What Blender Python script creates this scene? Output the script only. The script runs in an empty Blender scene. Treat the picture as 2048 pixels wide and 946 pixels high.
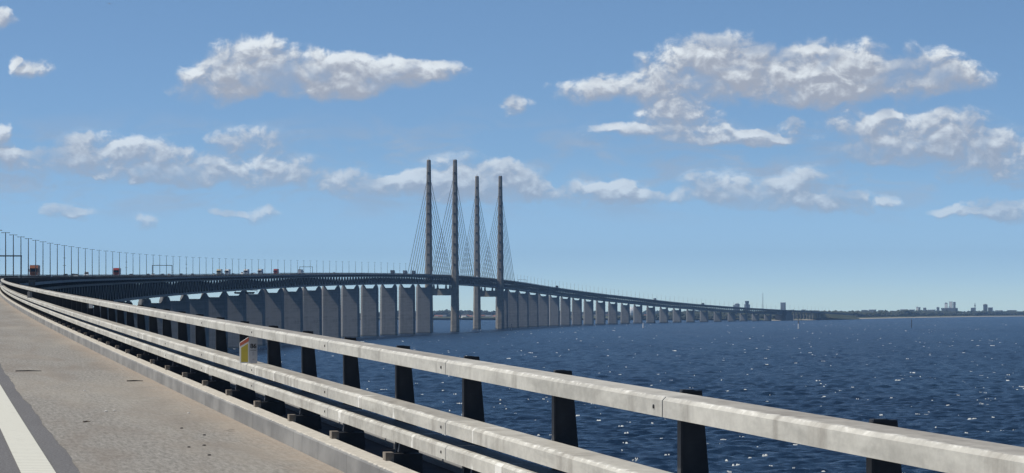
import bpy, bmesh, math, random
import numpy as np
random.seed(7); rng = np.random.default_rng(7)
SC = bpy.context.scene
COL = SC.collection
R = math.radians

# ------------------------------------------------------------------ camera, sky, sun, exposure
FPX = 6675.0                 # focal length in pixels of the 2048 px wide photograph
EYE = 31.3                   # eye height above the sea
YH = 610.2                   # eye-level line in the photograph
cam_d = bpy.data.cameras.new('camera'); cam = bpy.data.objects.new('camera', cam_d); COL.objects.link(cam)
cam.location = (0, 0, EYE); cam.rotation_euler = (R(90), 0, 0)
cam_d.sensor_width = 36; cam_d.lens = 36 * FPX / 2048
cam_d.shift_y = (YH - 473) / 2048
cam_d.clip_start = 0.5; cam_d.clip_end = 60000
SC.camera = cam
SC.view_settings.view_transform = 'Standard'; SC.view_settings.look = 'None'
SC.view_settings.gamma = 1; SC.view_settings.use_curve_mapping = False
SC.view_settings.exposure = 0.0
SUN_EL, SUN_A = 53.0, 8.0    # elevation; degrees behind the pure left of the camera
SUN = (-math.cos(R(SUN_EL)) * math.cos(R(SUN_A)), -math.cos(R(SUN_EL)) * math.sin(R(SUN_A)), math.sin(R(SUN_EL)))
ld = bpy.data.lights.new('sun', 'SUN'); ld.energy = 4.6; ld.angle = R(0.53); ld.color = (1.0, 0.94, 0.83)
sun = bpy.data.objects.new('sun', ld); COL.objects.link(sun)
from mathutils import Vector
sun.rotation_euler = Vector(SUN).to_track_quat('Z', 'Y').to_euler()
SKY_STRENGTH = 0.132
SC.cycles.max_bounces = 6; SC.cycles.diffuse_bounces = 3; SC.cycles.glossy_bounces = 3
SC.cycles.volume_bounces = 0; SC.cycles.caustics_reflective = False; SC.cycles.caustics_refractive = False

class NT:
    """small helper for writing shader graphs"""
    def __init__(s, tree): s.t = tree
    def n(s, typ, ins=None, **kw):
        nd = s.t.nodes.new(typ)
        for k, v in kw.items(): setattr(nd, k, v)
        for k, v in (ins or {}).items(): s.put(nd, k, v)
        return nd
    def put(s, nd, k, v):
        i = nd.inputs[k]
        if hasattr(v, 'bl_idname') and hasattr(v, 'outputs'): s.t.links.new(v.outputs[0], i)
        elif isinstance(v, bpy.types.NodeSocket): s.t.links.new(v, i)
        else: i.default_value = v
    def math(s, op, a, b=0.0, c=0.0, clamp=False):
        return s.n('ShaderNodeMath', {0: a, 1: b, 2: c}, operation=op, use_clamp=clamp)
    def vec(s, op, a, b=(0, 0, 0), c=(0, 0, 0)):
        nd = s.n('ShaderNodeVectorMath', operation=op)
        s.put(nd, 0, a); s.put(nd, 1, b)
        if op == 'MULTIPLY_ADD': s.put(nd, 2, c)
        return nd
    def val(s, op, a, b=(0, 0, 0)):
        return s.vec(op, a, b).outputs['Value']
    def rng(s, v, a, b, c=0.0, d=1.0, smooth=True):
        return s.n('ShaderNodeMapRange', {0: v, 1: a, 2: b, 3: c, 4: d}, interpolation_type='SMOOTHSTEP' if smooth else 'LINEAR').outputs[0]
    def mix(s, f, a, b, mode='MIX'):
        nd = s.n('ShaderNodeMix', data_type='RGBA', blend_type=mode)
        s.put(nd, 0, f)
        for k, v in ((6, a), (7, b)):
            s.put(nd, k, v if not isinstance(v, tuple) or len(v) == 4 else v + (1,))
        return nd.outputs[2]
    def noise(s, vec, scale, detail=4, rough=0.5, dist=0.0):
        nd = s.n('ShaderNodeTexNoise', {'Scale': scale, 'Detail': detail, 'Roughness': rough, 'Distortion': dist})
        if vec is not None: s.put(nd, 'Vector', vec)
        return nd.outputs[0]

W = bpy.data.worlds.new('World'); SC.world = W; W.use_nodes = True
wt = W.node_tree; wt.nodes.clear(); N = NT(wt)
# clouds: (x, y, half width, half height) where the photograph's camera sees them, turned into sky directions
CL = [(425,170,78,34),(490,128,78,50),(560,140,95,44),(640,148,95,38),(720,152,95,34),(795,150,80,28),(855,142,62,18),(690,187,52,17),
 (1385,150,95,60),(1465,118,80,45),(1560,155,120,52),(1680,128,85,50),(1630,165,110,45),(1760,165,110,36),(1865,132,62,42),(1925,158,58,28),
 (1320,185,60,34),(1160,185,58,22),(1225,168,46,24),(1030,213,34,16),(1350,255,85,36),(1440,272,90,16),(1590,249,24,12),(1540,275,70,13),(1240,258,60,12),
 (1720,258,66,34),(1830,262,80,36),(1925,262,75,38),(1870,306,120,26),(1780,304,80,18),(2010,296,60,30),(1995,347,85,22),
 (190,306,95,30),(300,302,52,28),(125,332,58,22),(270,346,60,16),(388,338,52,30),(330,352,90,16),(480,346,70,24),(575,344,66,27),(500,282,76,25),
 (0,300,26,24),(15,328,42,20),(5,264,18,14),(700,362,48,22),(760,378,85,18),(870,374,85,22),(930,352,80,34),(1000,366,72,30),(1058,380,46,18),(830,358,36,18),
 (1190,388,72,22),(1215,378,44,16),(1275,396,36,12),(1350,395,32,13),(1430,370,52,22),(1500,388,85,24),(1612,370,56,25),(1690,406,56,17),(1580,400,100,16),(1780,399,20,8),
 (115,420,34,15),(168,426,28,10),(284,443,24,15),(525,430,36,16),(455,426,26,10),(0,36,24,20),(62,137,36,16),(26,122,14,10),(1975,418,44,22),(2032,424,40,20),(1905,428,40,10)]
grp = bpy.data.node_groups.new('cloud_field', 'ShaderNodeTree')
grp.interface.new_socket('P', in_out='INPUT', socket_type='NodeSocketVector')
grp.interface.new_socket('T', in_out='OUTPUT', socket_type='NodeSocketFloat')
G = NT(grp); gi = grp.nodes.new('NodeGroupInput'); go = grp.nodes.new('NodeGroupOutput')
# P is in hundredths of radian: (azimuth tangent, elevation tangent)
warp = G.n('ShaderNodeTexNoise', {'Vector': gi.outputs[0], 'Scale': 1.0, 'Detail': 5.0, 'Roughness': 0.52})
wv = G.vec('MULTIPLY_ADD', G.vec('SUBTRACT', warp.outputs['Color'], (.5, .5, .5)), (1.0, 0.62, 0), gi.outputs[0])
acc = None
for (cx, cy, rx, ry) in CL:
    u, v = (cx - 1024) / FPX * 100, (YH - cy) / FPX * 100
    big = 168 if cy > 295 and cy < 412 else 152
    ru, rv = rx / FPX * big, ry / FPX * big
    q = G.vec('MULTIPLY_ADD', wv, (1 / ru, 1 / rv, 0), (-u / ru, -v / rv, 0))
    t = G.math('MULTIPLY_ADD', G.val('DOT_PRODUCT', q, q), -1.0, 1.0, clamp=True)
    acc = t if acc is None else G.math('ADD', acc, t)
puff = G.noise(G.vec('MULTIPLY', gi.outputs[0], (1.0, 1.25, 1)), 1.35, 9, 0.565, 0.3)
soft = G.math('MINIMUM', acc, G.math('MULTIPLY_ADD', acc, 0.35, 0.65))
gate = G.math('MULTIPLY', acc, 7.0, clamp=True)
out = G.math('MULTIPLY_ADD', G.math('MULTIPLY', G.math('SUBTRACT', puff, 0.5), gate), 2.1, G.math('SUBTRACT', soft, 0.14))
grp.links.new(out.outputs[0], go.inputs[0])

tc = N.n('ShaderNodeTexCoord'); sx = N.n('ShaderNodeSeparateXYZ', {0: tc.outputs['Generated']})
yy = N.math('MAXIMUM', sx.outputs[1], 0.02)
uu = N.math('MULTIPLY', N.math('DIVIDE', sx.outputs[0], yy), 100.0); vv = N.math('MULTIPLY', N.math('DIVIDE', sx.outputs[2], yy), 100.0)
P = N.n('ShaderNodeCombineXYZ', {0: uu, 1: vv, 2: 0.0})
def field(off):
    g = wt.nodes.new('ShaderNodeGroup'); g.node_tree = grp
    wt.links.new((P if off is None else N.vec('ADD', P, off)).outputs[0], g.inputs[0]); return g.outputs[0]
T0 = field(None); T1 = field((-0.09, 0.20, 0.0))
# Nishita sky, its low band looked up somewhat higher so that the air stays as clear as on the day
zz = N.n('ShaderNodeMapRange', {0: sx.outputs[2], 1: 0.0, 2: 0.1, 3: 0.052, 4: 0.43}); zz.clamp = True
zup = N.math('MAXIMUM', zz.outputs[0], N.math('POWER', N.math('MAXIMUM', sx.outputs[2], 0.0), 0.5))
svec = N.n('ShaderNodeCombineXYZ', {0: sx.outputs[0], 1: sx.outputs[1], 2: zup})
sky = N.n('ShaderNodeTexSky', {'Vector': N.vec('NORMALIZE', svec)}, sky_type='NISHITA', sun_disc=False)
sky.sun_elevation = R(SUN_EL); sky.sun_rotation = R(-90 - SUN_A); sky.air_density = 1.0; sky.dust_density = 0.6; sky.ozone_density = 1.6
lit0 = N.rng(N.math('SUBTRACT', T0, T1), -0.20, 0.62)
broad = N.noise(N.vec('MULTIPLY', P, (1.0, 1.5, 1)), 0.55, 4, 0.55, 0.3)
lit = N.math('MULTIPLY', lit0, N.rng(broad, 0.34, 0.60, 0.25, 1.0))
edge = N.math('MULTIPLY_ADD', lit0, -0.48, 1.30)
mask = N.rng(T0, 0.04, edge)
thick = N.rng(T0, 0.3, 1.5, 0.0, 1.0)
shade = N.mix(lit, (2.95, 3.2, 3.75), (6.5, 6.9, 7.15))
low = N.rng(vv, 2.0, 6.5, 0.55, 1.0, smooth=False)
fade = N.math('MULTIPLY', N.math('MULTIPLY', mask, low), N.rng(broad, 0.30, 0.52, 0.50, 0.97))
front = N.math('GREATER_THAN', sx.outputs[1], 0.02)
fade = N.math('MULTIPLY', fade, front)
veil = N.noise(N.vec('MULTIPLY', P, (0.45, 1.3, 1)), 0.9, 6, 0.6, 0.5)
bell = N.math('MULTIPLY', N.rng(vv, 2.2, 3.6), N.rng(vv, 6.2, 4.2))
wisp = N.math('MULTIPLY', N.math('MULTIPLY', N.rng(veil, .42, .68), bell), N.math('MULTIPLY', front, 0.55))
fade = N.math('MAXIMUM', fade, wisp)
skyc = N.mix(1.0, sky.outputs[0], N.mix(N.rng(sx.outputs[2], 0.1, 0.45), (0.87, 1.025, 1.08), (0.28, 0.34, 0.42)), 'MULTIPLY')
lowb = N.rng(sx.outputs[2], 0.045, 0.0, 1.0, 1.25, smooth=False)
skyc = N.mix(1.0, skyc, N.n('ShaderNodeCombineColor', {0: N.math('MULTIPLY', lowb, N.rng(sx.outputs[2], 0.05, 0.0, 1.0, 1.07)), 1: lowb, 2: lowb}).outputs[0], 'MULTIPLY')
bg = N.n('ShaderNodeBackground', {'Color': N.mix(fade, skyc, shade), 'Strength': SKY_STRENGTH})
wo = N.n('ShaderNodeOutputWorld', {0: bg})
W.cycles.sampling_method = 'MANUAL'; W.cycles.sample_map_resolution = 256

# ------------------------------------------------------------------ materials
def material(name, fn):
    m = bpy.data.materials.new(name); m.use_nodes = True
    t = m.node_tree; t.nodes.clear(); n = NT(t)
    o = t.nodes.new('ShaderNodeOutputMaterial'); r = fn(n, o)
    if r is not None: t.links.new(r.outputs[0], o.inputs[0])
    return m
def pbr(n, color, rough=0.7, metal=0.0, bump=None, bstr=0.3, bdist=0.02, spec=0.5):
    p = n.n('ShaderNodeBsdfPrincipled', {'Roughness': rough, 'Metallic': metal, 'Specular IOR Level': spec})
    n.put(p, 'Base Color', color + (1,) if isinstance(color, tuple) and len(color) == 3 else color)
    if bump is not None:
        b = n.n('ShaderNodeBump', {'Height': bump, 'Strength': bstr, 'Distance': bdist}); n.put(p, 'Normal', b)
    return p
def simple(name, c, rough=0.6, metal=0.0, var=0.15, scale=1.0, spec=0.5):
    def fn(n, o):
        co = n.n('ShaderNodeTexCoord').outputs['Object']
        k = n.noise(co, scale, 5, 0.6)
        col = n.mix(n.rng(k, 0.3, 0.7), tuple(x * (1 - var) for x in c), tuple(min(1, x * (1 + var)) for x in c))
        return pbr(n, col, rough, metal, spec=spec)
    return material(name, fn)
def coords(n):
    uv = n.n('ShaderNodeUVMap').outputs[0]; s = n.n('ShaderNodeSeparateXYZ', {0: uv}); return uv, s.outputs[0], s.outputs[1]

def f_rail(n, o):            # u = metres along the rail, v = metres round the profile: front 0-.12, edge, top .12-.40
    uv, u, v = coords(n)
    seg = n.n('ShaderNodeTexWhiteNoise', {'Vector': n.n('ShaderNodeCombineXYZ', {0: n.math('FLOOR', n.math('DIVIDE', n.math('SUBTRACT', u, 26.5 * .875), 7.0)), 1: n.math('FLOOR', v), 2: 3.0})}, noise_dimensions='3D').outputs[0]
    vr = n.math('FRACT', v)
    st = n.vec('MULTIPLY', uv, (1.0, 6.0, 1)); st2 = n.vec('MULTIPLY', uv, (5.0, 2.0, 1))
    big = n.noise(st, 0.55, 5, 0.62, 0.6); fine = n.noise(n.vec('MULTIPLY', uv, (2.0, 3.0, 1)), 3.0, 7, 0.72); drip = n.noise(n.vec('MULTIPLY', uv, (7.0, .6, 1)), 1.0, 4, .6)
    edge = n.math('MULTIPLY_ADD', n.math('SUBTRACT', n.noise(n.vec('MULTIPLY', uv, (6, 1, 1)), 1.2, 5, .65), .5), 0.10, vr)
    top = n.rng(edge, 0.130, 0.152)
    frontc = n.mix(n.rng(big, .36, .62), (.345, .34, .312), (.52, .512, .47))
    topc = n.mix(n.rng(big, .38, .60), (.20, .183, .163), (.30, .285, .258))
    topc = n.mix(n.rng(seg, .55, .85), topc, n.mix(.6, topc, (.54, .53, .485)))
    c = n.mix(top, frontc, topc)
    chalk = n.math('MULTIPLY', n.math('MULTIPLY', n.rng(edge, .105, .125), n.rng(edge, .175, .14)), n.rng(fine, .44, .60))
    c = n.mix(n.math('MULTIPLY', chalk, .8), c, (.82, .82, .78))
    patch = n.math('MULTIPLY', n.rng(n.noise(n.vec('MULTIPLY', uv, (1.0, .35, 1)), 1.7, 2, .4), .55, .62), n.rng(drip, .35, .6))
    c = n.mix(n.math('MULTIPLY', patch, .8), c, (.25, .235, .21))
    spl = n.math('MULTIPLY', n.rng(n.noise(n.vec('MULTIPLY', uv, (1.6, .5, 1)), 1.35, 3, .5), .648, .67), n.rng(fine, .35, .5))
    c = n.mix(n.math('MULTIPLY', spl, .85), c, (.85, .85, .82))
    jt = n.math('ABSOLUTE', n.math('SUBTRACT', n.math('FRACT', n.math('MULTIPLY_ADD', u, 1 / 7.0, .5 - 26.5 * .875 / 7)), .5))
    c = n.mix(n.rng(jt, .12, .0, 0, .35), c, (.42, .42, .40))
    c = n.mix(.3, c, n.mix(n.rng(fine, .3, .7), (.30, .285, .255), (.68, .66, .59)))
    return pbr(n, c, .62, 0, fine, .25, .006, .3)
M_rail = material('weathered galvanised steel', f_rail)
M_post = simple('black painted steel', (.022, .023, .027), .55, 0, .4, 6)
M_block = simple('dirty base plate concrete', (.19, .165, .14), .9, 0, .3, 9)
M_truss = simple('black truss steel', (.016, .018, .024), .6, 0, .3, .12)
M_chord = simple('dark grey chord steel', (.085, .09, .10), .6, 0, .25, .08)

def f_conc(lo, hi, scale, band):
    def fn(n, o):
        co = n.n('ShaderNodeTexCoord').outputs['Object']
        a = n.noise(n.vec('MULTIPLY', co, (1, 1, 1.0)), scale, 6, .6); s = n.noise(n.vec('MULTIPLY', co, (1, 1, .06)), scale * 3, 4, .6)
        z = n.n('ShaderNodeSeparateXYZ', {0: co}).outputs[2]; own = n.n('ShaderNodeObjectInfo').outputs['Random']
        lift = n.noise(n.n('ShaderNodeCombineXYZ', {2: n.math('MULTIPLY', z, band)}), 1.0, 3, .7)
        sm = n.noise(n.vec('MULTIPLY', co, (.25, .25, 1.6)), .5, 4, .6)
        k = n.math('ADD', n.math('ADD', n.math('MULTIPLY', a, .3), n.math('MULTIPLY', s, .25)), n.math('ADD', n.math('MULTIPLY', lift, .25), n.math('MULTIPLY_ADD', sm, .3, n.math('MULTIPLY_ADD', own, .12, -.06))))
        return pbr(n, n.mix(n.rng(z, 2.6, 1.2, 0, .75), n.mix(n.rng(n.math('FRACT', n.math('MULTIPLY', z, .25)), .03, .0, 0, .25), n.mix(n.rng(k, .42, .64), lo, hi), (.10, .095, .09)), (.045, .05, .045)), .88, spec=.25)
    return fn
M_pier = material('pier concrete', f_conc((.135, .135, .136), (.212, .211, .210), .25, .35))
M_pylon = material('pylon concrete', f_conc((.165, .148, .126), (.27, .246, .208), .2, .12))
M_slab = simple('deck concrete', (.30, .30, .30), .9, 0, .15, .2)

def f_kerb(n, o):            # v: 0-.2 front face, .2+ top
    uv, u, v = coords(n)
    fine = n.noise(n.vec('MULTIPLY', uv, (3, 3, 1)), 3, 6, .65); st = n.noise(n.vec('MULTIPLY', uv, (5, .8, 1)), 1.2, 4, .6); big = n.noise(n.vec('MULTIPLY', uv, (.6, 2, 1)), 1.0, 4, .6)
    front = n.mix(n.rng(big, .3, .7), (.17, .172, .174), (.275, .275, .27))
    front = n.mix(n.math('MULTIPLY', n.rng(st, .56, .66), .7), front, (.17, .17, .17))
    jt = n.math('ABSOLUTE', n.math('SUBTRACT', n.math('FRACT', n.math('MULTIPLY', u, .5)), .5))
    front = n.mix(n.rng(jt, .012, .004, 0, .7), front, (.13, .13, .13))
    front = n.mix(n.rng(v, .05, .0, 0, .7), front, (.36, .31, .26))
    topc = n.mix(n.rng(fine, .3, .7), (.40, .375, .33), (.56, .53, .47))
    c = n.mix(n.rng(n.math('MULTIPLY_ADD', fine, .03, v), .205, .22), front, topc)
    return pbr(n, c, .9, 0, fine, .4, .01, .2)
M_kerb = material('kerb concrete', f_kerb)

M_chan = simple('shadow-dark channel floor', (.035, .034, .034), .9, 0, .4, 3)  # near-black colour stands in for the shadow behind the kerb and rails
def f_asph(n, o):
    uv, u, v = coords(n)
    a = n.noise(uv, 40, 3, .7); b = n.noise(n.vec('MULTIPLY', uv, (.25, 2.0, 1)), 1, 4, .6)
    c = n.mix(n.rng(a, .3, .7), (.07, .07, .075), (.22, .22, .225)); c = n.mix(n.rng(b, .35, .7, 0, .5), c, (.115, .115, .12))
    return pbr(n, c, .85, 0, a, .6, .008, .3)
M_asph = material('asphalt', f_asph)
def f_shoulder(n, o):        # u along, v = lateral metres
    uv, u, v = coords(n)
    a = n.noise(uv, 32, 5, .75); b = n.noise(n.vec('MULTIPLY', uv, (.13, 1.0, 1)), 1.3, 7, .66, .5); c0 = n.noise(n.vec('MULTIPLY', uv, (.12, .8, 1)), .6, 4, .6); gr = n.noise(n.vec('MULTIPLY', uv, (3.0, 22, 1)), 1.0, 5, .75); g = n.noise(n.vec('MULTIPLY', uv, (14, 1.2, 1)), 1, 4, .6)
    c = n.mix(n.rng(n.math('MULTIPLY_ADD', gr, .6, n.math('MULTIPLY', a, .4)), .36, .64), (.155, .149, .138), (.345, .333, .31))
    c = n.mix(n.rng(b, .42, .66, 0, .6), c, (.20, .175, .152))
    c = n.mix(n.rng(c0, .45, .7, 0, .4), c, (.37, .345, .30))
    c = n.mix(n.rng(g, .54, .72, 0, .28), c, (.16, .14, .12))
    vs = n.math('MULTIPLY_ADD', n.noise(n.vec('MULTIPLY', uv, (.8, 2, 1)), 1.3, 5, .65), 0.7, v)
    c = n.mix(n.rng(vs, 9.95, 10.7, 0, .55), c, n.mix(a, (.30, .23, .175), (.46, .385, .31)))
    crack = n.rng(n.noise(n.vec('MULTIPLY', uv, (6, .5, 1)), .8, 3, .5), .72, .76, 0, .5)
    c = n.mix(crack, c, (.16, .14, .12))
    return pbr(n, c, .92, 0, a, .7, .012, .2)
M_shoulder = material('sandy shoulder concrete', f_shoulder)
def f_line(n, o):
    uv, u, v = coords(n)
    w = n.n('ShaderNodeTexWave', {'Vector': uv, 'Scale': 1.35, 'Distortion': .5, 'Detail': 1.0}, wave_type='BANDS', bands_direction='X').outputs['Fac']
    a = n.noise(uv, 9, 5, .7)
    c = n.mix(n.rng(a, .55, .75), (.66, .66, .585), (.45, .44, .39)); c = n.mix(n.rng(w, .40, .05, 0, .5), c, (.36, .36, .33))
    return pbr(n, c, .6, 0, w, .6, .01, .3)
M_line = material('thermoplastic road paint', f_line)

def f_sea(n, o):
    co = n.n('ShaderNodeNewGeometry').outputs['Position']
    w2 = n.noise(n.vec('MULTIPLY', co, (.55, .30, 1)), 1.0, 4, .6, .3); w3 = n.noise(n.vec('MULTIPLY', co, (1, .22, 1)), .005, 4, .6); w1 = n.noise(n.vec('MULTIPLY', co, (1.0, .6, 1)), .10, 3, .55)
    c = n.mix(n.rng(w3, .42, .58), (.0085, .024, .052), (.0045, .015, .037))
    h = n.math('ADD', n.math('MULTIPLY', w2, .75), n.math('MULTIPLY', w1, .8))
    p = pbr(n, c, .25, 0, h, .9, 1.2, .15); n.put(p, 'IOR', 1.33)
    return p
M_sea = material('deep blue sea', f_sea)
M_foam = simple('sea foam', (.46, .49, .50), .9, 0, .2, .4)
def f_land(n, o):
    co = n.n('ShaderNodeNewGeometry').outputs['Position']; z = n.n('ShaderNodeAttribute', attribute_name='up').outputs['Fac']
    a = n.noise(co, .03, 5, .65); b = n.noise(co, .008, 3, .6)
    c = n.mix(n.rng(a, .35, .65), (.075, .085, .04), (.14, .13, .07)); c = n.mix(n.rng(b, .4, .6, 0, .6), c, (.06, .075, .035))
    c = n.mix(n.rng(z, 1.7, .9), c, (.42, .38, .30))
    return pbr(n, c, .95, spec=.1)
M_land = material('grass and beach', f_land)
M_scrub = simple('scrub leaves', (.050, .058, .042), .9, 0, .4, .05, .1)
M_wood = simple('woodland leaves', (.040, .050, .045), .9, 0, .4, .05, .1)
def flat(name, c, rough=.5, metal=0.0, var=.06, scale=2.0): return simple(name, c, rough, metal, var, scale)
M_white = flat('white paint', (.78, .78, .76), .4); M_glass = flat('dark glass', (.02, .025, .03), .12); M_tyre = flat('tyre rubber', (.02, .02, .02), .9)
M_lamp = flat('headlight glass', (.7, .7, .68), .15); M_steel = flat('grey steel', (.16, .165, .175), .5); M_cable = flat('stay cable sheath', (.07, .075, .085), .5)
M_mast = flat('mast steel', (.055, .06, .07), .5)
M_yellow = flat('yellow reflective sheet', (.33, .27, .03), .5); M_red = flat('red reflective sheet', (.36, .085, .045), .5); M_signw = flat('sign white', (.55, .55, .53), .5); M_signg = flat('shade-grey sign sheet', (.50, .505, .52), .5); M_black = flat('black lettering', (.01, .01, .012), .6); M_tag = flat('pale marker lettering', (.36, .36, .38), .6)

# ------------------------------------------------------------------ mesh helpers
REK = 7.4e6                  # earth radius with refraction: far things sink behind the horizon
def drop(x, y): return (x * x + y * y) / (2 * REK)
def tag(o, label=None, cat=None, group=None, kind=None):
    for k, v in (('label', label), ('category', cat), ('group', group), ('kind', kind)):
        if v: o[k] = v
    return o
def empty(name, loc, rz=0.0):
    o = bpy.data.objects.new(name, None); COL.objects.link(o); o.location = loc; o.rotation_euler = (0, 0, rz); o.empty_display_size = .5; return o
class MB:
    def __init__(s): s.v = []; s.f = []; s.uv = []; s.smooth = False
    def face(s, idx, uv=None): s.f.append(tuple(idx)); s.uv.append(uv)
    def hexa(s, p):          # 8 corner points: bottom 4 ccw, top 4 ccw
        b = len(s.v); s.v += [tuple(q) for q in p]
        for q in ((3, 2, 1, 0), (4, 5, 6, 7), (0, 1, 5, 4), (1, 2, 6, 5), (2, 3, 7, 6), (3, 0, 4, 7)): s.face([b + i for i in q])
    def box(s, x0, x1, y0, y1, z0, z1, top=None):
        a = [(x0, y0, z0), (x1, y0, z0), (x1, y1, z0), (x0, y1, z0)]
        if top: x0, x1, y0, y1 = top
        s.hexa(a + [(x0, y0, z1), (x1, y0, z1), (x1, y1, z1), (x0, y1, z1)])
    def beam(s, a, b, w, h, up=(0, 0, 1)):
        a, b = Vector(a), Vector(b); d = (b - a).normalized(); r = d.cross(Vector(up))
        if r.length < 1e-4: r = Vector((1, 0, 0))
        r.normalize(); u = r.cross(d); r *= w / 2; u *= h / 2
        s.hexa([a - r - u, a + r - u, a + r + u, a - r + u, b - r - u, b + r - u, b + r + u, b - r + u])
    def tube(s, a, b, r0, r1=None, n=6):
        r1 = r0 if r1 is None else r1
        a, b = Vector(a), Vector(b); d = (b - a).normalized(); p = d.cross(Vector((0, 0, 1)))
        if p.length < 1e-4: p = Vector((1, 0, 0))
        p.normalize(); q = d.cross(p); k = len(s.v)
        for c, r in ((a, r0), (b, r1)):
            for i in range(n):
                t = 2 * math.pi * i / n; s.v.append(tuple(c + p * (r * math.cos(t)) + q * (r * math.sin(t))))
        for i in range(n): j = (i + 1) % n; s.face((k + i, k + j, k + n + j, k + n + i))
        s.face(range(k + n - 1, k - 1, -1)); s.face(range(k + n, k + 2 * n))
    def loft(s, rings, cap=True):
        k = len(s.v); m = len(rings[0])
        for r in rings: s.v += [tuple(p) for p in r]
        for i in range(len(rings) - 1):
            for j in range(m):
                jj = (j + 1) % m; s.face((k + i * m + j, k + i * m + jj, k + (i + 1) * m + jj, k + (i + 1) * m + j))
        if cap: s.face(range(k + m - 1, k - 1, -1)); s.face(range(k + (len(rings) - 1) * m, k + len(rings) * m))
    def build(s, name, mats, parent=None, midx=None, shade=False):
        me = bpy.data.meshes.new(name); me.from_pydata(s.v, [], s.f)
        for m in (mats if isinstance(mats, (list, tuple)) else [mats]): me.materials.append(m)
        if any(u is not None for u in s.uv):
            l = me.uv_layers.new(name='UVMap'); flatuv = []
            for f, u in zip(s.f, s.uv): flatuv += [c for p in (u or [(0, 0)] * len(f)) for c in p]
            l.data.foreach_set('uv', flatuv)
        if midx: me.polygons.foreach_set('material_index', midx)
        if shade: me.polygons.foreach_set('use_smooth', [True] * len(s.f))
        me.validate(); me.update()
        o = bpy.data.objects.new(name, me); COL.objects.link(o)
        if parent is not None: o.parent = parent
        return o
def copy_tree(o, parent=None):
    c = o.copy(); COL.objects.link(c); c.parent = parent
    for ch in list(KIDS.get(o.name, o.children)): copy_tree(ch, c)
    return c
KIDS = {}

# ------------------------------------------------------------------ the line of the bridge
S1 = 3956.5                  # arc length to the first pair of pylons
XV = -162.8; CLAT = 6.8      # the camera rides 6.8 m right of the centre line
K = .875
def LK(l): return 6.8 + (l - 6.8) * K    # lateral places measured off the photograph
PHI0 = math.atan((XV - 1024) / FPX)
SN, SX = -80, 9400
_s = np.arange(SN, SX + 1, dtype=float)
sg = lambda v: 1 / (1 + np.exp(-np.clip(v / 40, -50, 50)))
_k = np.where(_s < 0, 7.8912e-5, 7.8912e-5 * (1 - sg(_s - 1000)) + (1 / 12282.8) * sg(_s - 1000) * (1 - sg(_s - S1 + 463)) + 7.3518e-5 * sg(_s - S1 - 927.6) - 1.9e-4 * sg(_s - S1 - 3850))
i0 = int(-SN)
_phi = np.cumsum(_k); _phi += PHI0 - _phi[i0]
_x = np.cumsum(np.sin(_phi)); _x += -CLAT * math.cos(PHI0) - _x[i0]
_y = np.cumsum(np.cos(_phi)); _y += CLAT * math.sin(PHI0) - _y[i0]
_hp = [(-80, 28.9), (0, 29.66), (400, 33.3), (808, 36.95), (1435, 42.75), (2000, 48.3), (2466, 53.2), (2916, 58.5), (3300, 62.4), (3692, 65.7), (4023, 67.4), (4270, 67.5), (4516, 66.6), (4857, 64.4), (5347, 59.0), (6126, 48.4), (6685, 38.7), (7245, 30.2), (7666, 24.6), (8085, 19.5), (8372, 15.6), (8800, 11.0), (9400, 7.0)]
_h = np.interp(_s, [a for a, b in _hp], [b for a, b in _hp])
_w = np.exp(-(np.arange(-300, 301) / 130.0) ** 2); _w /= _w.sum()
_hs = np.convolve(np.pad(_h, 300, mode='reflect', reflect_type='odd'), _w, 'valid')
_bl = np.clip((_s - 300) / 300, 0, 1); _h = np.where(_s < 600, (29.664 + .0097 * _s) * (1 - _bl) + _hs * _bl, _hs)
def at(s, lat=0.0, z=0.0):
    x = np.interp(s, _s, _x); y = np.interp(s, _s, _y); p = np.interp(s, _s, _phi)
    x, y = x + lat * np.cos(p), y - lat * np.sin(p)
    return (float(x), float(y), float(np.interp(s, _s, _h) + z - drop(x, y)))
def phi(s): return float(np.interp(s, _s, _phi))
def flat_at(s, lat=0.0, z=0.0):
    x, y, _ = at(s, lat); return (x, y, z - drop(x, y))
def s_at(px, lat, s0=250, s1=9000):       # arc length where that lane crosses the photograph's column px (beyond s0)
    best = None
    for s in np.arange(s0, s1, 1.0):
        x, y, _ = at(s, lat)
        if 1024 + FPX * x / y >= px: return s
    return s1
def sweep(mb, prof, ss, vs=None, closed=True, cap=True, v0=0):
    """carry a profile (lat, z) along the bridge; uv: u = metres along, v from vs"""
    m = len(prof); k = len(mb.v)
    for s in ss:
        for (l, z) in prof: mb.v.append(at(s, l, z))
    for i in range(len(ss) - 1):
        for j in range(m if closed else m - 1):
            jj = (j + 1) % m
            u = None
            if vs is not None:
                va, vb = v0 + vs[j], v0 + vs[j + 1]
                u = [(ss[i], va), (ss[i + 1], va), (ss[i + 1], vb), (ss[i], vb)]
            mb.face((k + i * m + j, k + (i + 1) * m + j, k + (i + 1) * m + jj, k + i * m + jj), u)
    if cap and closed: mb.face(range(k + m - 1, k - 1, -1)); mb.face(range(k + (len(ss) - 1) * m, k + len(ss) * m))
def steps(a, b, near=2.0):
    out = [a]
    while out[-1] < b:
        s = out[-1]; out.append(min(b, s + (near if s < 200 else 5 if s < 900 else 20)))
    return out

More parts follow.
